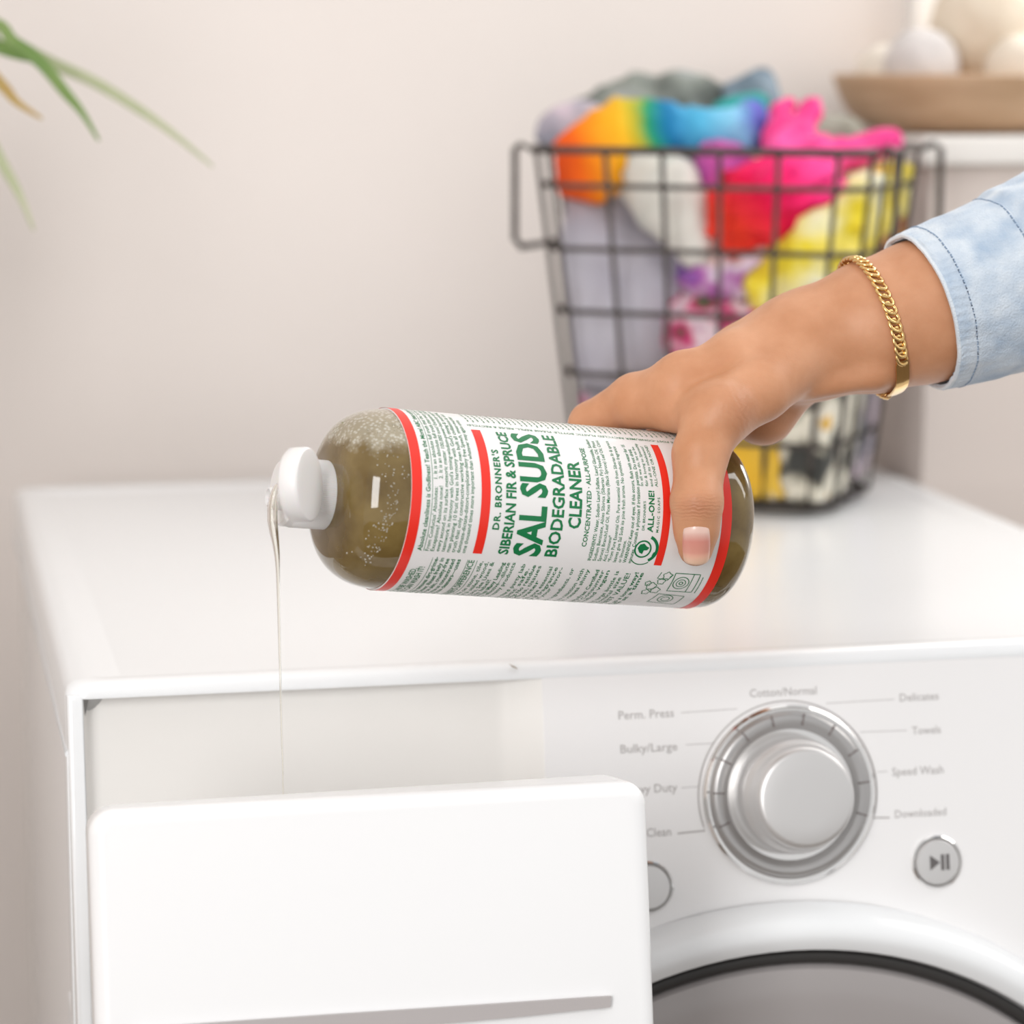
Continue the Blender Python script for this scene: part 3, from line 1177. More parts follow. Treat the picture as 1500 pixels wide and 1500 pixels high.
# soap stream
sp_tip = sp0 - AX * 0.0055
bm = bmesh.new()
s0 = P(404, 722, 1.338)
x, y = None, None
base = P(407, 800, 1.338)
pts, rads = [], []
path = [(406, 708, 1.5), (402, 722, 5.5), (399.5, 742, 7.6), (399.5, 762, 7.6), (401.5, 780, 6.4), (404, 797, 5.0), (406, 815, 3.9), (407.2, 840, 2.8), (408.2, 880, 2.4), (409.3, 930, 2.0),
        (410.6, 990, 1.6), (412, 1050, 1.35), (413.4, 1100, 1.2), (414.6, 1140, 1.15)]
for px, py, r in path:
    pts.append(at_y(px, py, base[1] if py > 790 else base[1] + (790 - py) / 90 * 0.004))
    rads.append(r * 1.34 / F)
pts.append(np.array([pts[-1][0], pts[-1][1], 0.858]))
rads.append(rads[-1])
# smooth the path
sp, sr = [], []
for i in range(len(pts) - 1):
    for k in range(5):
        t = k / 5
        p0, p1, p2, p3 = pts[max(i - 1, 0)], pts[i], pts[i + 1], pts[min(i + 2, len(pts) - 1)]
        sp.append(0.5 * (2 * p1 + (p2 - p0) * t + (2 * p0 - 5 * p1 + 4 * p2 - p3) * t * t + (3 * p1 - p0 - 3 * p2 + p3) * t ** 3))
        sr.append(rads[i] * (1 - t) + rads[i + 1] * t)
tube(bm, sp, sr, 16)
tag(obj('soap_stream', bm, M_STREAM), 'thin clear stream of liquid soap falling from the bottle spout into the drawer', 'liquid')


# ---------------------------------------------------------------- smooth solid shapes from round cones
def sd_cone(Q, a, b, r1, r2):
    ab = (b - a).astype(np.float32)
    d = Q - a.astype(np.float32)
    h = np.clip((d @ ab) / max(float(ab @ ab), 1e-12), 0, 1)
    d -= h[..., None] * ab
    return np.sqrt((d * d).sum(-1)) - (r1 + (r2 - r1) * h)


def smin(a, b, k):
    h = np.clip(0.5 + 0.5 * (b - a) / k, 0, 1)
    return b + (a - b) * h - k * h * (1 - h)


def surface_nets(fn, lo, hi, h):
    lo, hi = np.array(lo, float), np.array(hi, float)
    n = np.ceil((hi - lo) / h).astype(int) + 1
    gx, gy, gz = [lo[i] + h * np.arange(n[i]) for i in range(3)]
    Q = np.stack(np.meshgrid(gx, gy, gz, indexing='ij'), -1).astype(np.float32)
    d = fn(Q)
    s = d < 0
    m = n - 1
    acc = np.zeros((*m, 3))
    cnt = np.zeros(m)
    corners = [(i, j, k) for i in (0, 1) for j in (0, 1) for k in (0, 1)]
    sl = lambda c: tuple(slice(c[i], c[i] + m[i]) for i in range(3))
    for c in corners:
        for ax in range(3):
            if c[ax] == 0:
                e = list(c)
                e[ax] = 1
                e = tuple(e)
                da, db = d[sl(c)], d[sl(e)]
                cr = (da < 0) != (db < 0)
                t = np.where(cr, da / np.where(cr, da - db, 1), 0)
                for i in range(3):
                    acc[..., i] += np.where(cr, c[i] + (t if i == ax else 0), 0)
                cnt += cr
    act = cnt > 0
    idx = -np.ones(m, int)
    idx[act] = np.arange(act.sum())
    cells = np.argwhere(act)
    verts = lo + h * (cells + acc[act] / cnt[act][:, None])
    faces = []
    for ax in range(3):
        u, v = (ax + 1) % 3, (ax + 2) % 3
        a = [slice(0, n[i]) for i in range(3)]
        a[ax] = slice(0, n[ax] - 1)
        b = [slice(0, n[i]) for i in range(3)]
        b[ax] = slice(1, n[ax])
        sa, sb = s[tuple(a)], s[tuple(b)]
        for c in np.argwhere(sa != sb):
            if c[u] == 0 or c[v] == 0 or c[u] >= m[u] or c[v] >= m[v]:
                continue
            q = []
            for du, dv in ((-1, -1), (0, -1), (0, 0), (-1, 0)):
                e = c.copy()
                e[u] += du
                e[v] += dv
                q.append(idx[tuple(e)])
            if min(q) < 0:
                continue
            if not sa[tuple(c)]:
                q.reverse()
            faces.append(tuple(int(i) for i in q))
    return verts, faces


# ---------------------------------------------------------------- the person: right hand and forearm
def J(px, py, d, r):
    return P(px, py, d), r * d / F


chains = {
    'forearm': [J(1178, 508, 1.452, 78), J(1280, 478, 1.457, 97), J(1350, 457, 1.463, 104), J(1440, 428, 1.472, 110)],
    'palm_index': [J(1178, 508, 1.452, 70), J(1080, 540, 1.436, 56), J(992, 566, 1.428, 38)],
    'palm_middle': [J(1180, 505, 1.465, 70), J(1090, 533, 1.463, 58), J(1012, 560, 1.458, 38)],
    'palm_ring': [J(1180, 508, 1.475, 64), J(1110, 540, 1.482, 52), J(1055, 562, 1.484, 36)],
    'palm_little': [J(1178, 520, 1.480, 56), J(1130, 555, 1.494, 44), J(1100, 580, 1.500, 32)],
    'tendon': [J(1192, 564, 1.4365, 20), J(1280, 543, 1.4395, 27), J(1335, 528, 1.450, 26)],
    'hypothenar': [J(1165, 555, 1.474, 40), J(1118, 603, 1.476, 50)],
    'thenar': [J(1170, 525, 1.440, 52), J(1112, 570, 1.418, 47), J(1046, 612, 1.405, 46)],
    'thumb': [J(1046, 612, 1.405, 45), J(1026, 665, 1.395, 40), J(1020, 735, 1.387, 35.5), J(1020, 775, 1.387, 32), J(1019, 804, 1.389, 26)],
    'web': [J(1044, 606, 1.414, 42), J(985, 596, 1.428, 36), J(935, 598, 1.440, 30)],
    'index': [J(992, 566, 1.428, 39), J(930, 585, 1.446, 37), J(865, 621, 1.465, 31), J(858, 690, 1.492, 24), J(870, 750, 1.490, 20)],
    'middle': [J(1012, 560, 1.458, 38), J(915, 596, 1.490, 29), J(905, 690, 1.508, 24), J(915, 760, 1.502, 20)],
    'ring': [J(1055, 562, 1.484, 36), J(975, 604, 1.510, 27), J(965, 690, 1.524, 23), J(972, 755, 1.516, 19)],
    'little': [J(1100, 580, 1.500, 32), J(1035, 625, 1.524, 23), J(1022, 690, 1.536, 19), J(1026, 740, 1.530, 17)],
}
KS = {'forearm': 0.012, 'palm_index': 0.012, 'palm_middle': 0.012, 'palm_ring': 0.012, 'palm_little': 0.010, 'tendon': 0.004, 'hypothenar': 0.006,
      'thenar': 0.0055, 'thumb': 0.007, 'web': 0.010, 'index': 0.006, 'middle': 0.004, 'ring': 0.004, 'little': 0.004}


def hand_sd(Q):
    d = None
    for name, ch in chains.items():
        c = None
        for (a, ra), (b, rb) in zip(ch[:-1], ch[1:]):
            e = sd_cone(Q, a, b, ra, rb)
            c = e if c is None else smin(c, e, 0.004)
        d = c if d is None else smin(d, c, KS[name])
    # knuckle of the index and the thumb joint stand a little proud
    for (px, py, dd, r) in ((1000, 545, 1.428, 26), (1022, 738, 1.3800, 28), (1060, 598, 1.397, 30)):
        a, rr = J(px, py, dd, r)
        d = smin(d, np.sqrt(((Q - a.astype(np.float32)) ** 2).sum(-1)) - rr, 0.010)
    # the bottle presses into the flesh
    rel = Q - A0.astype(np.float32)
    al = rel @ AX.astype(np.float32)
    rad = np.sqrt(np.maximum((rel * rel).sum(-1) - al * al, 0)) - (RB + 0.0004)
    cy = np.maximum(rad, np.maximum(-0.04 - al, al - 0.187))
    k = 0.0015
    hh = np.clip(0.5 - 0.5 * (d + cy) / k, 0, 1)
    return d + (-cy - d) * hh + k * hh * (1 - hh)


allp = np.array([p for ch in chains.values() for p, r in ch])
lo, hi = allp.min(0) - 0.04, allp.max(0) + 0.04
verts, faces = surface_nets(hand_sd, lo, hi, 0.0019)
me = mesh_from(verts, faces, 'arm')
person = empty('person', P(1300, 480, 1.45), "person's right hand and forearm in a light denim shirt, gripping the soap bottle from above", 'person')
# joint coordinates for wrinkles
IPc = P(1020, 742, 1.375)
MCPc = P(1085, 600, 1.39)
th_al = P(1020, 800, 1.38) - P(1022, 670, 1.38)
th_al /= np.linalg.norm(th_al)
th_ac = np.cross(th_al, FWD)
vv = np.array(verts)
nrm = np.zeros((len(vv), 3), np.float32)
me.update()
me.vertices.foreach_get('normal', nrm.ravel()) if False else None
kn = np.zeros((len(vv), 3), np.float32)
rel = vv - IPc
y = rel @ th_al * 1000
x = rel @ th_ac * 1000
z = rel @ FWD * 1000
mask = np.exp(-(y / 6.0) ** 2) * np.exp(-(x / 9.5) ** 2) * (z < 9)
kn[:, 0], kn[:, 1], kn[:, 2] = x, y, mask
rel2 = vv - MCPc
m2 = 0.6 * np.exp(-((rel2 ** 2).sum(1)) / 0.012 ** 2)
w2 = m2 > mask
dirn = RIGHT * 0.9 + UP * 0.35
kn[w2, 1] = (rel2 @ dirn * 1000)[w2] * 0.55
kn[w2, 0] = (rel2 @ (UP * 0.9 - RIGHT * 0.35) * 1000)[w2]
kn[w2, 2] = m2[w2]
att = me.attributes.new('knuckle', 'FLOAT_VECTOR', 'POINT')
att.data.foreach_set('vector', kn.ravel())
arm = obj('arm', me, M_SKIN, person, angle=None)
sm = arm.modifiers.new('smooth', 'SMOOTH')
sm.factor = 0.5
sm.iterations = 3


def sd1(p):
    return float(hand_sd(np.array(p, np.float32)[None, :])[0])


def trace(o0, dr, tmax=0.2):
    t = 0.0
    for _ in range(80):
        d = sd1(o0 + dr * t)
        if abs(d) < 2e-5:
            break
        t += d * 0.9
        if t > tmax:
            break
    return o0 + dr * t


def grad(p):
    e = 0.0008
    g = np.array([sd1(p + np.eye(3)[i] * e) - sd1(p - np.eye(3)[i] * e) for i in range(3)])
    return g / np.linalg.norm(g)


# thumbnail
nu, nv = 13, 13
pts, along = [], []
for j in range(nv):
    t = j / (nv - 1)
    yy = 776 + 50 * t
    half = 22.0 * (1 - 0.10 * (1 - t) ** 2)
    for i in range(nu):
        s = -1 + 2 * i / (nu - 1)
        bend = -5.0 * (1 - s * s) * (1 - t) * 0.6 + 9 * (0.5 - s * s) * t * 0.55 - 3
        px = 1020 + half * s * (1 - 0.16 * t ** 3)
        py = yy + bend + (0 if t < 0.99 else 0)
        r = ray(px, py)
        o0 = CAM + r * 1.33
        p = trace(o0, r / np.linalg.norm(r), 0.09)
        g = grad(p)
        edge = max(abs(s) ** 6, (1 - t) ** 10)
        pts.append(p + g * (0.0007 * (1 - edge) - 0.0006 * edge + 0.0004 * t))
        along.append(t)
fcs = [(j * nu + i, j * nu + i + 1, (j + 1) * nu + i + 1, (j + 1) * nu + i) for j in range(nv - 1) for i in range(nu - 1)]
me = mesh_from(pts, [tuple(reversed(f)) for f in fcs], 'fingernail')
at_ = me.attributes.new('along', 'FLOAT', 'POINT')
at_.data.foreach_set('value', along)
nail = obj('fingernail', me, M_NAIL, person, angle=None)
so = nail.modifiers.new('thick', 'SOLIDIFY')
so.thickness = 0.0006
so.offset = 0
ss = nail.modifiers.new('sub', 'SUBSURF')
ss.levels = ss.render_levels = 1
nail['label'] = 'pink thumbnail'


# sleeve: a turned-back cuff and the sleeve beyond it, on a gently bent axis
def axis_pts(lst):
    return [(P(px, py, d), r * d / F) for px, py, d, r in lst]


def sleeve_tube(name, stations, mt, thick, seed, amp, nseg=72, sub=9, pucker=0, parent=None):
    st = axis_pts(stations)
    rings = []
    cs, rs = [], []
    for i in range(len(st) - 1):
        for k in range(sub):
            t = k / sub
            cs.append(st[i][0] * (1 - t) + st[i + 1][0] * t)
            rs.append(st[i][1] * (1 - t) + st[i + 1][1] * t)
    cs.append(st[-1][0])
    rs.append(st[-1][1])
    ax = cs[-1] - cs[0]
    ax /= np.linalg.norm(ax)
    f = -FWD - ax * (-FWD @ ax)
    f /= np.linalg.norm(f)
    u = np.cross(ax, f)
    if u @ UP < 0:
        u = -u
    bm = bmesh.new()
    tot = len(cs)
    for i, (c, r) in enumerate(zip(cs, rs)):
        ring = []
        for k in range(nseg):
            t = 2 * math.pi * k / nseg
            q = Vector((math.cos(t) * 2.2 + seed, math.sin(t) * 2.2, i / tot * 3.0))
            dd = noise.noise(q * 1.3) * amp + noise.noise(q * 3.7) * amp * 0.4
            rr = r * (1 + dd)
            if i <= pucker:
                rr *= 1 + 0.0055 * math.sin(math.pi * i / max(pucker, 1)) * math.sin(62 * t + 2.5 * noise.noise(q * 4))
            ring.append(bm.verts.new(V3(c + (f * math.cos(t) + u * math.sin(t)) * rr)))
        rings.append(ring)
    for a, b in zip(rings[:-1], rings[1:]):
        for k in range(nseg):
            bm.faces.new((a[k], a[(k + 1) % nseg], b[(k + 1) % nseg], b[k]))
    bmesh.ops.recalc_face_normals(bm, faces=bm.faces[:])
    o = obj(name, bm, mt, parent, angle=None)
    so = o.modifiers.new('cloth', 'SOLIDIFY')
    so.thickness = thick
    so.offset = -1
    sb = o.modifiers.new('sub', 'SUBSURF')
    sb.levels = sb.render_levels = 1
    return o, cs, rs, ax, f, u


sl, *_ = sleeve_tube('shirt_sleeve', [(1458, 421, 1.474, 122), (1490, 411, 1.477, 140), (1560, 390, 1.485, 152), (1700, 345, 1.50, 165), (1900, 280, 1.53, 185)], M_DENIM, 0.0012, 3.0, 0.05, parent=person)
sl['label'] = 'light blue denim shirt sleeve'
cuff, cs, rs, ax, cf, cu_ = sleeve_tube('cuff', [(1347, 458, 1.463, 117), (1352, 456, 1.4632, 119.5), (1400, 441, 1.468, 124), (1440, 428, 1.472, 129), (1470, 418, 1.475, 131), (1480, 415, 1.476, 126)], M_DENIM, 0.0026, 9.0, 0.022, nseg=288, pucker=15)
reparent(cuff, person)
cuff['label'] = 'stitched shirt cuff'


def cuff_ring(frac_px, off, name, rad, mt, dash=None):
    """a ring of thread frac_px pixels in from the cuff edge"""
    c = P(1347 + frac_px * 0.953, 458 - frac_px * 0.303, 1.463 + frac_px * 0.0001)
    bmr = bmesh.new()
    ptsr = []
    dg = bpy.context.evaluated_depsgraph_get()
    ev = cuff.evaluated_get(dg)
    for k in range(180):
        t = 2 * math.pi * k / 180 + math.pi
        dr = cf * math.cos(t) + cu_ * math.sin(t)
        hit, loc, nn, fi = ev.ray_cast(V3(c + dr * 0.09), V3(-dr))
        p = np.array(loc) if hit else c + dr * 0.0435
        ptsr.append(p + dr * off)
    if dash:
        for k in range(0, 180, 2):
            tube(bmr, [ptsr[k], (ptsr[k] * -0.35 + ptsr[(k + 1) % 180] * 1.35)], rad, 5)
    else:
        tube(bmr, ptsr, rad, 6, closed=True)
    o = obj(name, bmr, mt, None)
    o.parent = cuff
    o.matrix_parent_inverse = world_of(cuff).inverted()
    return o


bpy.context.view_layer.update()
cuff_ring(26, 0.0000, 'stitching', 0.0005, M_THREAD, dash=True)
cuff_ring(128, 0.0000, 'stitching', 0.0005, M_THREAD, dash=True)
cuff_ring(1.5, -0.0008, 'hem_edge', 0.0013, M_DENIM_EDGE)

# gold curb-chain bracelet with a plain plate
BC = P(1277, 478, 1.457)
bax = P(1350, 457, 1.463) - P(1200, 501, 1.453)
bax /= np.linalg.norm(bax)
# the ring leans a little so that it runs from upper left to lower right
bax = bax + UP * 0.02
bax /= np.linalg.norm(bax)
bf = -FWD - bax * (-FWD @ bax)
bf /= np.linalg.norm(bf)
bu = np.cross(bax, bf)
if bu @ UP < 0:
    bu = -bu
ring = []
NB = 240
for k in range(NB):
    t = 2 * math.pi * k / NB
    dr = bf * math.cos(t) + bu * math.sin(t)
    c = BC + dr * 0.06
    p = trace(c, -dr, 0.07)
    ring.append(p + dr * 0.0012)
ring = np.array(ring)
segl = np.linalg.norm(np.roll(ring, -1, 0) - ring, axis=1)
cum = np.concatenate([[0], np.cumsum(segl)])
Ltot = cum[-1]


def on_ring(s):
    s = s % Ltot
    i = min(int(np.searchsorted(cum, s) - 1), NB - 1)
    i = max(i, 0)
    t = (s - cum[i]) / segl[i]
    p = ring[i] * (1 - t) + ring[(i + 1) % NB] * t
    tg = ring[(i + 1) % NB] - ring[i]
    tg /= np.linalg.norm(tg)
    out = p - BC
    out -= bax * (out @ bax)
    out -= tg * (out @ tg)
    out /= np.linalg.norm(out)
    return p, tg, out


brace = empty('bracelet', BC, 'gold curb-chain bracelet with a plain plate worn on the wrist', 'bracelet')
# one link, shared by all
bm = bmesh.new()
na, nb_ = 14, 6
rings_ = []
for i in range(na):
    a = 2 * math.pi * i / na
    cx, cy = 0.0038 * math.cos(a), 0.0029 * math.sin(a)
    ring_ = []
    for j in range(nb_):
        b = 2 * math.pi * j / nb_
        rr = 0.0011 * math.cos(b)
        nx, ny = math.cos(a) / 0.0038, math.sin(a) / 0.0029
        l = math.hypot(nx, ny)
        ring_.append(bm.verts.new((cx + nx / l * rr, cy + ny / l * rr, 0.0009 * math.sin(b))))
    rings_.append(ring_)
for i in range(na):
    a, b = rings_[i], rings_[(i + 1) % na]
    for j in range(nb_):
        bm.faces.new((a[j], b[j], b[(j + 1) % nb_], a[(j + 1) % nb_]))
bmesh.ops.recalc_face_normals(bm, faces=bm.faces[:])
link_me = bpy.data.meshes.new('chain_link')
bm.to_mesh(link_me)
bm.free()
for p in link_me.polygons:
    p.use_smooth = True
link_me.materials.append(M_GOLD)
# the plate sits on the lower near side: angles -35..-95 degrees from the camera side
s_plate0 = cum[int(NB * (360 - 92) / 360)]
s_plate1 = cum[int(NB * (360 - 36) / 360)]
step = 0.0045
s = s_plate1 + 0.001
s_end = Ltot + s_plate0 - 0.001
nl = int((s_end - s) / step)
for k in range(nl + 1):
    p, tg, out = on_ring(s + (s_end - s) * k / nl)
    side = np.cross(out, tg)
    R3 = Matrix((V3(tg), V3(side), V3(out))).transposed()
    rot = R3.to_4x4() @ Matrix.Rotation(math.radians(32), 4, 'Z') @ Matrix.Rotation(math.radians(24), 4, 'X')
    o = bpy.data.objects.new('chain_link', link_me)
    link(o)
    o.parent = brace
    o.matrix_parent_inverse = Matrix.Translation(brace.location).inverted()
    o.matrix_basis = Matrix.Translation(V3(p + out * 0.0003)) @ rot
bm = bmesh.new()
grid = []
for k in range(17):
    p, tg, out = on_ring(s_plate0 + (s_plate1 - s_plate0) * k / 16)
    side = np.cross(out, tg)
    wdt = 0.0036 if 0 < k < 16 else 0.0028
    grid.append([bm.verts.new(V3(p + side * w * wdt + out * h)) for w, h in ((-1, -0.0002), (-1, 0.0008), (0, 0.0011), (1, 0.0008), (1, -0.0002))])
for a, b in zip(grid[:-1], grid[1:]):
    for j in range(5):
        bm.faces.new((a[j], a[(j + 1) % 5], b[(j + 1) % 5], b[j]))
bm.faces.new(grid[0])
bm.faces.new(list(reversed(grid[-1])))
bmesh.ops.recalc_face_normals(bm, faces=bm.faces[:])
reparent(obj('plate', bm, M_GOLD, None), brace)

# ---------------------------------------------------------------- wire basket
E1 = np.array([0.829, -0.559, 0])
E2 = np.array([0.559, 0.829, 0])
E1 /= np.linalg.norm(E1)
E2 = np.array([-E1[1], E1[0], 0])
BASEC = np.array([0.563, 0.450, 0]) - E1 * 0.094 + E2 * 0.068
HB_ = 0.256


def half(t):
    return 0.097 + (0.126 - 0.097) * t, 0.068 + (0.088 - 0.068) * t


def bpt(s, q, t, out=0.0):
    p = BASEC + E1 * s + E2 * q
    return np.array([p[0], p[1], ZT + 0.004 + HB_ * t])


def perim(t, n=80, out=0.0, r=0.022):
    a, b = half(t)
    a += out
    b += out
    pts = rrect(-a, a, -b, b, r, 6)
    return [bpt(x, y, t) for x, y in pts]


basket = empty('wire_basket', bpt(0, 0, 0) - np.array([0, 0, 0.004]), 'dark bronze wire-grid laundry basket overflowing with colourful clothes on the washing machine', 'basket')


def wire(pts, r, closed=False, name='wire', n=8):
    bm = bmesh.new()
    tube(bm, pts, r, n, closed)
    return obj(name, bm, M_WIRE, basket)


wire(perim(1.0, out=0.002), 0.0030, True, 'rim')
for t in (0.0, 0.18, 0.36, 0.54, 0.72, 0.90):
    wire(perim(t), 0.0021, True)
# uprights
a1, b1 = half(1.0)
ups = []
for k in range(6):
    s = -0.86 + 1.72 * k / 5
    ups += [(s, -1), (s, 1)]
for k in range(4):
    q = -0.75 + 1.5 * k / 3
    ups += [(-1, q), (1, q)]
for s, q in ups:
    pts = []
    for t in np.linspace(0, 1, 9):
        a, b = half(t)
        pts.append(bpt(s * (a + (0.001 if abs(s) == 1 else 0)), q * (b + (0.001 if abs(q) == 1 else 0)), t))
    wire(pts, 0.0020)
for k in range(5):
    s = -0.8 + 1.6 * k / 4
    a, b = half(0)
    wire([bpt(s * a, -b, 0.0), bpt(s * a, b, 0.0)], 0.0017)
for k in range(3):
    q = -0.6 + 1.2 * k / 2
    a, b = half(0)
    wire([bpt(-a, q * b, 0.0), bpt(a, q * b, 0.0)], 0.0017)
for sgn in (-1, 1):                          # loop handles standing out at the two ends
    a, b = half(1.0)
    pts = []
    for q, t in ((-0.75, 1.0), (-0.75, 0.74), (-0.6, 0.715), (0.6, 0.715), (0.75, 0.74), (0.75, 1.0)):
        off = 0.018
        pts.append(bpt(sgn * (a + off), q * b, t))
    top = [bpt(sgn * (a + 0.002), -0.80 * b, 1.0), bpt(sgn * (a + 0.012), -0.79 * b, 1.012)]
    end = [bpt(sgn * (a + 0.012), 0.79 * b, 1.012), bpt(sgn * (a + 0.002), 0.80 * b, 1.0)]
    wire(top + pts + end, 0.0026, False, 'handle')


# ---------------------------------------------------------------- clothes
def basket_inner(Q):
    rel = Q - np.array([BASEC[0], BASEC[1], ZT + 0.004], np.float32)
    t = rel[..., 2] / HB_
    tt = np.clip(t, 0, 1)
    s = np.abs(rel @ E1.astype(np.float32)) - (0.097 + 0.029 * tt) + 0.0035
    q = np.abs(rel @ E2.astype(np.float32)) - (0.068 + 0.020 * tt) + 0.0035
    d = np.maximum(s, q)
    d = np.maximum(d, 0.004 - rel[..., 2])
    free = np.clip((t - 0.97) / 0.06, 0, 1)  # above the rim cloth may hang over
    return d - free * 0.05


def vnoise(Q, freq, seed):
    """cheap smooth folds: a few crossed sines"""
    r = np.random.RandomState(seed)
    out = 0
    for k in range(5):
        w = r.normal(size=3)
        w /= np.linalg.norm(w)
        ph = r.uniform(0, 6.28)
        ph2 = r.uniform(0, 6.28)
        w2 = r.normal(size=3)
        a = (Q @ w.astype(np.float32)) * freq * (0.7 + 0.3 * k)
        b = (Q @ w2.astype(np.float32)) * freq * 0.4
        out = out + np.abs(np.sin(a + 1.3 * np.sin(b + ph2) + ph)) / (1 + 0.5 * k)
    return out / 2.6 - 0.5


PREV = []


def garment(name, cones, m, label_, cat, seed, fold=0.007, freq=150, k=0.02, h=0.0036):
    cs = [[J(*c) for c in ch] for ch in cones]

    def fn(Q):
        d = None
        for ch in cs:
            if len(ch) == 1:
                e = np.sqrt(((Q - ch[0][0].astype(np.float32)) ** 2).sum(-1)) - ch[0][1]
                d = e if d is None else smin(d, e, k)
            for (a, ra), (b, rb) in zip(ch[:-1], ch[1:]):
                e = sd_cone(Q, a, b, ra, rb)
                d = e if d is None else smin(d, e, k)
        d = d + fold * vnoise(Q, freq, seed)
        return np.maximum(d, basket_inner(Q))

    others = list(PREV)
    PREV.append((fn, None))

    def cut(Q):
        d = fn(Q)
        for g, _ in others:
            d = np.maximum(d, 0.0004 - g(Q))
        return d
    ps = np.array([p for ch in cs for p, r in ch])
    rmax = max(r for ch in cs for p, r in ch) + 0.012
    v, f = surface_nets(cut, ps.min(0) - rmax, ps.max(0) + rmax, h)
    me = mesh_from(v, f)
    o = obj(name, me, m, None, angle=None)
    s = o.modifiers.new('smooth', 'SMOOTH')
    s.factor = 0.5
    s.iterations = 2
    tag(o, label_, cat, 'clothes in the wire basket')
    return o


def cloth(name, stops, scale, interp='LINEAR', detail=2, axis=None):
    m = noisy(name, stops, scale, 0.9, detail, bump=0.3, bump_scale=900, interp=interp)
    nodes(m)[2].inputs['Sheen Weight'].default_value = 0.1
    return m


def gradient_cloth(name, stops, p0, p1, wob=0.15):
    """dye that changes along a line through the garment"""
    m = mat(name, (1, 1, 1), 0.9)
    N, L, b = nodes(m)
    tc = N.new('ShaderNodeTexCoord')
    d = p1 - p0
    l2 = float(d @ d)
    dot = N.new('ShaderNodeVectorMath')
    dot.operation = 'DOT_PRODUCT'
    dot.inputs[1].default_value = tuple(d / l2)
    sub = N.new('ShaderNodeVectorMath')
    sub.operation = 'SUBTRACT'
    sub.inputs[1].default_value = tuple(p0)
    L.new(tc.outputs['Object'], sub.inputs[0])
    L.new(sub.outputs[0], dot.inputs[0])
    t = noise_tex(N, L, 25, 2)
    ma = N.new('ShaderNodeMath')
    ma.operation = 'MULTIPLY_ADD'
    ma.inputs[1].default_value = wob * 2
    L.new(t.outputs[0], ma.inputs[0])
    L.new(dot.outputs['Value'], ma.inputs[2])
    s2 = N.new('ShaderNodeMath')
    s2.operation = 'SUBTRACT'
    s2.inputs[1].default_value = wob
    L.new(ma.outputs[0], s2.inputs[0])
    r = ramp(N, stops)
    L.new(s2.outputs[0], r.inputs[0])
    L.new(r.outputs[0], b.inputs['Base Color'])
    return m


C_LAV = cloth('lavender_cotton', [(0.3, (0.40, 0.38, 0.44)), (0.7, (0.50, 0.48, 0.53))], 20)
C_WHITE = cloth('grey_white_cotton', [(0.25, (0.35, 0.42, 0.40)), (0.45, (0.66, 0.64, 0.58)), (0.8, (0.76, 0.73, 0.68))], 22)
C_RED = gradient_cloth('crimson_pink_cotton', [(0.0, (0.75, 0.03, 0.01)), (0.35, (0.80, 0.0, 0.06)), (0.7, (0.88, 0.01, 0.16)), (1.0, (0.88, 0.05, 0.28))], P(1070, 340, 2.05), P(1190, 240, 2.05))
C_YEL = cloth('yellow_tie_dye', [(0.30, (0.62, 0.42, 0.01)), (0.45, (0.85, 0.68, 0.03)), (0.58, (0.88, 0.80, 0.35)), (0.72, (0.85, 0.83, 0.66))], 24)
C_PUR = cloth('violet_print', [(0.30, (0.16, 0.07, 0.35)), (0.42, (0.45, 0.12, 0.42)), (0.52, (0.72, 0.60, 0.72)), (0.64, (0.70, 0.42, 0.33)), (0.75, (0.38, 0.22, 0.55))], 32)
C_MAG = cloth('magenta_floral', [(0.33, (0.03, 0.12, 0.04)), (0.43, (0.62, 0.01, 0.16)), (0.54, (0.75, 0.62, 0.66)), (0.66, (0.45, 0.10, 0.28)), (0.75, (0.50, 0.32, 0.10))], 36)
C_MUS = cloth('mustard_white_print', [(0.40, (0.78, 0.45, 0.03)), (0.56, (0.80, 0.52, 0.07)), (0.60, (0.82, 0.78, 0.72)), (0.8, (0.84, 0.80, 0.76))], 20)
C_BWF = cloth('black_cream_floral', [(0.38, (0.05, 0.05, 0.045)), (0.44, (0.30, 0.28, 0.22)), (0.50, (0.72, 0.68, 0.56)), (0.66, (0.74, 0.70, 0.60)), (0.72, (0.62, 0.36, 0.05))], 36)
C_DRK = cloth('navy_pink_print', [(0.42, (0.06, 0.06, 0.09)), (0.50, (0.33, 0.30, 0.33)), (0.58, (0.42, 0.38, 0.42)), (0.68, (0.62, 0.16, 0.30))], 30)
C_RAIN = gradient_cloth('rainbow_tie_dye', [(0.0, (0.80, 0.06, 0.01)), (0.14, (0.86, 0.12, 0.0)), (0.24, (0.88, 0.26, 0.0)), (0.38, (0.88, 0.46, 0.01)), (0.46, (0.45, 0.40, 0.02)), (0.52, (0.01, 0.28, 0.09)), (0.61, (0.0, 0.16, 0.38)),
                                             (0.74, (0.08, 0.42, 0.66)), (0.9, (0.22, 0.52, 0.72)), (1.0, (0.10, 0.10, 0.45))], P(805, 270, 2.05), P(1120, 205, 2.05), 0.06)
C_PINK = cloth('hot_pink_cotton', [(0.3, (0.80, 0.02, 0.20)), (0.7, (0.90, 0.09, 0.36))], 26)
C_GRN = cloth('grey_green_cotton', [(0.3, (0.10, 0.11, 0.10)), (0.55, (0.25, 0.27, 0.24)), (0.75, (0.40, 0.42, 0.44))], 26)
C_OLV = cloth('olive_grey_cotton', [(0.3, (0.20, 0.20, 0.15)), (0.7, (0.42, 0.40, 0.34))], 26)
C_NAVY = cloth('slate_denim', [(0.35, (0.05, 0.08, 0.12)), (0.7, (0.28, 0.36, 0.42))], 30)
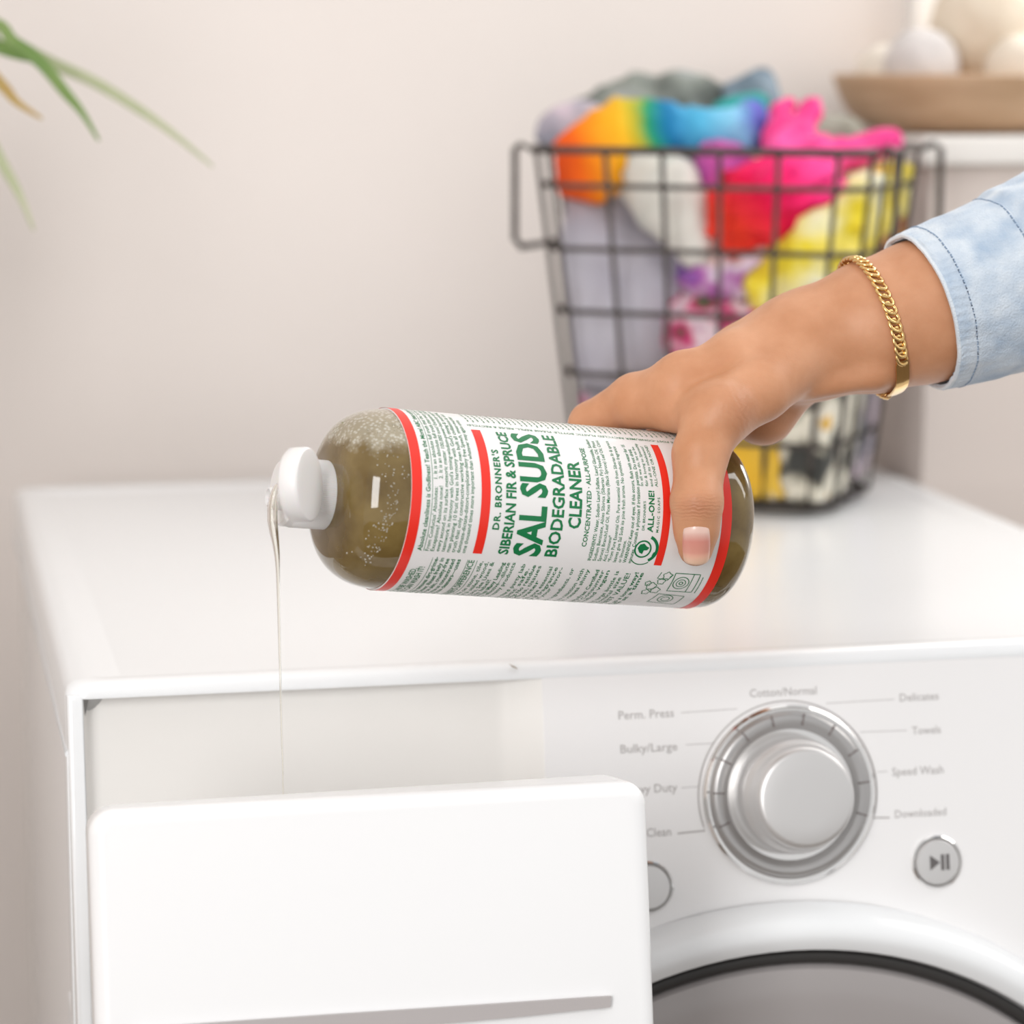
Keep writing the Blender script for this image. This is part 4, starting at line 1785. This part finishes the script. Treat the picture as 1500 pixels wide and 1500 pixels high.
C_LIL = cloth('lilac_grey_cotton', [(0.3, (0.16, 0.19, 0.24)), (0.5, (0.40, 0.36, 0.42)), (0.7, (0.60, 0.48, 0.54))], 30)
C_TEAL = cloth('teal_cotton', [(0.3, (0.0, 0.28, 0.26)), (0.7, (0.08, 0.50, 0.48))], 24)
C_ORC = cloth('orchid_cotton', [(0.3, (0.35, 0.05, 0.30)), (0.7, (0.70, 0.10, 0.38))], 24)

C_AMB = cloth('amber_purple_print', [(0.42, (0.10, 0.03, 0.08)), (0.55, (0.55, 0.20, 0.05)), (0.62, (0.85, 0.52, 0.02))], 22)
garment('rainbow_shirt', [[(826, 268, 2.085, 27), (858, 230, 2.085, 42), (915, 190, 2.09, 40), (962, 168, 2.095, 28)],
                          [(880, 262, 2.08, 36), (925, 222, 2.085, 34), (985, 195, 2.085, 27), (1040, 192, 2.085, 25), (1090, 195, 2.09, 32), (1098, 168, 2.10, 22)]],
        C_RAIN, 'rainbow tie-dyed garment from orange to blue heaped over the basket rim', 'garment', 11, 0.007, 130)
garment('pink_shirt', [[(1138, 205, 2.07, 30), (1146, 165, 2.08, 18), (1155, 150, 2.08, 13)], [(1162, 210, 2.06, 34), (1186, 165, 2.07, 17), (1196, 148, 2.075, 12)],
                       [(1150, 235, 2.05, 40), (1250, 225, 2.06, 24), (1300, 206, 2.06, 26)], [(1205, 240, 2.05, 36), (1215, 225, 2.08, 22)]],
        C_PINK, 'hot pink garment with peaked folds on top at the right of the heap', 'garment', 13, 0.008, 170, 0.010, 0.0033)
garment('orchid_scarf', [[(1035, 228, 2.075, 22), (1062, 250, 2.065, 36), (1080, 275, 2.06, 26)]], C_ORC, 'orchid purple garment between the rainbow and pink ones at the rim', 'garment', 12)
garment('cream_shirt', [[(940, 250, 2.08, 46), (985, 290, 2.07, 54), (1020, 362, 2.06, 36)]], C_WHITE, 'greyish white garment hanging under the rainbow one in the basket', 'garment', 3, 0.006, 110)
garment('crimson_top', [[(1075, 305, 2.05, 54), (1150, 290, 2.04, 66), (1200, 270, 2.035, 45)], [(1080, 340, 2.05, 42)]], C_RED, 'crimson to pink garment bunched behind the middle of the basket front', 'garment', 4, 0.016, 190)
garment('yellow_shirt', [[(1140, 425, 2.05, 55), (1205, 370, 2.03, 62), (1270, 310, 2.03, 52), (1315, 275, 2.10, 45)]], C_YEL, 'yellow tie-dyed garment at the right of the basket', 'garment', 5, 0.009)
garment('violet_blouse', [[(1035, 395, 2.07, 48), (1120, 395, 2.06, 56)]], C_PUR, 'violet and white print garment below the crimson one', 'garment', 6)
garment('amber_scarf', [[(1335, 290, 2.13, 36), (1325, 345, 2.12, 45)], [(1290, 400, 2.08, 60)]], C_AMB, 'amber and dark purple garment at the far right of the basket', 'garment', 19)
garment('lavender_shirt', [[(850, 370, 2.13, 105), (930, 450, 2.12, 100), (870, 510, 2.13, 90)], [(820, 330, 2.13, 60)]], C_LAV, 'plain lavender-grey garment pressed against the left of the wire basket', 'garment', 1, 0.006, 90)
garment('floral_dress', [[(1020, 480, 2.08, 60), (1100, 520, 2.07, 80), (1180, 490, 2.05, 85)]], C_MAG, 'magenta floral garment in the middle of the basket behind the hand', 'garment', 7)
garment('print_skirt', [[(850, 620, 2.13, 85), (920, 670, 2.12, 85)]], C_DRK, 'navy garment with pink print low at the left of the basket', 'garment', 2)
garment('floral_shorts', [[(1245, 590, 2.05, 80), (1240, 690, 2.05, 85)], [(1195, 640, 2.03, 60), (1190, 720, 2.04, 50)]], C_BWF, 'cream garment with black floral print at the lower right of the basket', 'garment', 9, 0.005, 120)
garment('mustard_cloth', [[(1050, 650, 2.08, 90), (1120, 700, 2.05, 80), (1160, 600, 2.05, 60)]], C_MUS, 'mustard and white print garment at the bottom of the basket', 'garment', 8, 0.005, 120)
garment('teal_vest', [[(1060, 165, 2.12, 24), (1105, 155, 2.12, 24)]], C_TEAL, 'teal garment folded between the blue and the slate ones', 'garment', 17)
garment('lilac_top', [[(812, 190, 2.12, 28), (850, 185, 2.13, 32), (825, 230, 2.12, 34)]], C_LIL, 'grey and lilac garment poking up at the left of the heap', 'garment', 16)
garment('green_jumper', [[(865, 165, 2.16, 30), (930, 146, 2.16, 32), (1000, 132, 2.16, 24), (1050, 136, 2.16, 22)], [(900, 200, 2.15, 50), (1000, 190, 2.16, 55)]], C_GRN, 'dark grey-green garment along the top back of the heap', 'garment', 14)
garment('slate_jeans', [[(1075, 140, 2.15, 24), (1115, 128, 2.15, 20), (1122, 160, 2.15, 28)]], C_NAVY, 'slate blue denim garment at the top behind the pink one', 'garment', 15)
garment('olive_shirt', [[(1215, 190, 2.16, 18), (1240, 205, 2.16, 26), (1180, 215, 2.16, 40)]], C_OLV, 'small olive grey fold behind the pink garment at the right', 'garment', 18)
garment('grey_towel', [[(980, 600, 2.16, 130), (1080, 460, 2.17, 130)], [(1250, 460, 2.10, 95), (1280, 330, 2.14, 60)], [(1150, 330, 2.15, 90)], [(1200, 620, 2.12, 100)]], C_LIL, 'grey cloth packed in the core of the basket between the other clothes', 'towel', 10)

# ---------------------------------------------------------------- cabinet, bowl and wool balls
cab = empty('low_cabinet', (0.95, 0.72, 0), 'beige cabinet with a white top standing right of the washing machine', 'cabinet')
obj('carcass', newbox(0.700, 1.35, 0.612, WALL_Y - 0.002, 0.0, 1.2245, 0.002, 2), M_CABINET, cab)
obj('cabinet_top', newbox(0.690, 1.36, 0.600, WALL_Y - 0.002, 1.2245, 1.247, 0.003, 3), M_SLAB, cab)
bowl_c = (0.765, 0.708, 1.2475)
bowl = bmesh.new()
lathe(bowl, [(0.0, 0.0), (0.0, 0.060), (0.002, 0.070), (0.007, 0.082), (0.016, 0.0935), (0.030, 0.1015), (0.042, 0.1058), (0.0455, 0.1065), (0.0465, 0.1045), (0.042, 0.1018), (0.030, 0.0975), (0.018, 0.089), (0.009, 0.070), (0.008, 0.0)],
      bowl_c, (0, 0, 1), (1, 0, 0), (0, 1, 0), 72)
tag(obj('wooden_bowl', bowl, M_WOOD), 'shallow brown wooden bowl of wool balls on the white cabinet top', 'bowl')


def wool_ball(px, py, y, r, m, label_):
    c = at_y(px, py, y)
    bm = bmesh.new()
    bmesh.ops.create_icosphere(bm, subdivisions=4, radius=r)
    for v in bm.verts:
        d = noise.noise(v.co * 60 + Vector((px, py, 0))) * 0.0012 + noise.noise(v.co * 220) * 0.0005
        v.co = v.co * (1 + d / r) + V3(c)
    return tag(obj('wool_ball', bm, m, None, angle=None), label_, 'wool ball', 'wool balls in the bowl')


def wool(n, a, b):
    return noisy(n, [(0.3, a), (0.7, b)], 60, 0.95, bump=0.6, bump_scale=400)


wool_ball(1442, 38, 0.715, 0.044, wool('cream_wool', (0.66, 0.56, 0.44), (0.74, 0.65, 0.53)), 'large cream wool ball on top in the wooden bowl')
wool_ball(1350, 96, 0.690, 0.030, wool('grey_wool', (0.56, 0.53, 0.52), (0.66, 0.62, 0.60)), 'grey wool ball at the front left of the wooden bowl')
wool_ball(1297, 106, 0.735, 0.0235, wool('white_wool', (0.72, 0.66, 0.58), (0.78, 0.72, 0.64)), 'small off-white wool ball at the left rim of the wooden bowl')
wool_ball(1492, 100, 0.672, 0.027, wool('ivory_wool', (0.70, 0.62, 0.52), (0.78, 0.70, 0.60)), 'ivory wool ball low at the right in the wooden bowl')

# ---------------------------------------------------------------- plant at the upper left
crown = np.array([-0.115, 0.50, 1.325])
plant = empty('spider_plant', (crown[0], crown[1], 1.18), 'trailing green leaves of a potted plant at the upper left in front of the wall', 'plant')
bm = bmesh.new()
lathe(bm, [(0, 0.0), (0, 0.04), (0.004, 0.042), (0.12, 0.056), (0.122, 0.053), (0.11, 0.05), (0.108, 0)], (crown[0], crown[1], 1.18), (0, 0, 1), (1, 0, 0), (0, 1, 0), 40)
obj('pot', bm, M_POT, plant)
bm = bmesh.new()
lathe(bm, [(0.106, 0.0), (0.106, 0.0495), (0.112, 0.045), (0.116, 0.0)], (crown[0], crown[1], 1.18), (0, 0, 1), (1, 0, 0), (0, 1, 0), 32)
obj('soil', bm, M_SOIL, plant)
bm = bmesh.new()
tube(bm, [(crown[0], WALL_Y - 0.002, 1.80), (crown[0], 0.60, 1.80), (crown[0], 0.50, 1.80), (crown[0], 0.49, 1.81)], 0.006, 10)
obj('bracket_arm', bm, M_SLAB, plant)
bm = bmesh.new()
lathe(bm, [(0, 0.02), (0.006, 0.02), (0.008, 0.015), (0.0085, 0)], (crown[0], WALL_Y - 0.001, 1.80), (0, -1, 0), (1, 0, 0), (0, 0, 1), 24)
obj('bracket_plate', bm, M_SLAB, plant)
for k in range(3):
    a = math.radians(120 * k + 90)
    bm = bmesh.new()
    tube(bm, [(crown[0] + 0.0555 * math.cos(a), crown[1] + 0.0555 * math.sin(a), 1.298), (crown[0], crown[1], 1.808)], 0.0012, 6)
    obj('hanging_cord', bm, M_SOIL, plant)


def leaf(ctrl, w, m, dy=0.0):
    w *= 0.72
    start = np.array([crown[0], crown[1], 1.29])
    pts = [start] + [at_y(px, py, y) for px, py, y in ctrl]
    sp = []
    for i in range(len(pts) - 1):
        p0, p1, p2, p3 = pts[max(i - 1, 0)], pts[i], pts[i + 1], pts[min(i + 2, len(pts) - 1)]
        for k in range(6):
            t = k / 6
            sp.append(0.5 * (2 * p1 + (p2 - p0) * t + (2 * p0 - 5 * p1 + 4 * p2 - p3) * t * t + (3 * p1 - p0 - 3 * p2 + p3) * t ** 3))
    sp.append(pts[-1])
    n = len(sp)
    bm = bmesh.new()
    rows = []
    for i, p in enumerate(sp):
        tg = sp[min(i + 1, n - 1)] - sp[max(i - 1, 0)]
        tg /= np.linalg.norm(tg)
        sd = np.cross(tg, np.array([0.15, -1, 0.25]))
        sd /= np.linalg.norm(sd)
        nr = np.cross(sd, tg)
        f = i / (n - 1)
        ww = w * (0.55 + 0.45 * math.sin(math.pi * min(f * 1.1, 1))) * (1 - f ** 6) + 0.0006
        rows.append([bm.verts.new(V3(p + sd * s * ww + nr * abs(s) * ww * 0.35)) for s in (-1, 0, 1)])
    for a, b in zip(rows[:-1], rows[1:]):
        for j in range(2):
            bm.faces.new((a[j], a[j + 1], b[j + 1], b[j]))
    o = obj('leaf', bm, m, plant, angle=None)
    so = o.modifiers.new('thick', 'SOLIDIFY')
    so.thickness = 0.0006
    return o


leaf([(-30, 40, 0.50), (25, 65, 0.50), (75, 92, 0.50), (140, 122, 0.50), (210, 165, 0.49), (265, 205, 0.48), (312, 244, 0.47)], 0.0048, M_LEAF2)
leaf([(-30, 36, 0.47), (20, 62, 0.46), (62, 95, 0.45), (95, 135, 0.45), (120, 165, 0.45), (145, 206, 0.44)], 0.0052, M_LEAF)
leaf([(-40, 60, 0.48), (-5, 68, 0.47), (25, 80, 0.47), (60, 92, 0.47)], 0.0062, M_LEAF)
leaf([(-60, 90, 0.47), (-20, 105, 0.46), (5, 128, 0.46), (25, 150, 0.45), (62, 174, 0.45)], 0.0050, M_LEAF3)
leaf([(-70, 120, 0.46), (-30, 180, 0.45), (0, 235, 0.45), (28, 285, 0.44), (50, 338, 0.44)], 0.0050, M_LEAF2)
leaf([(-100, 140, 0.42), (-90, 230, 0.41), (-85, 330, 0.40)], 0.0050, M_LEAF)
leaf([(-200, 60, 0.46), (-280, 110, 0.45), (-330, 200, 0.44)], 0.0050, M_LEAF)
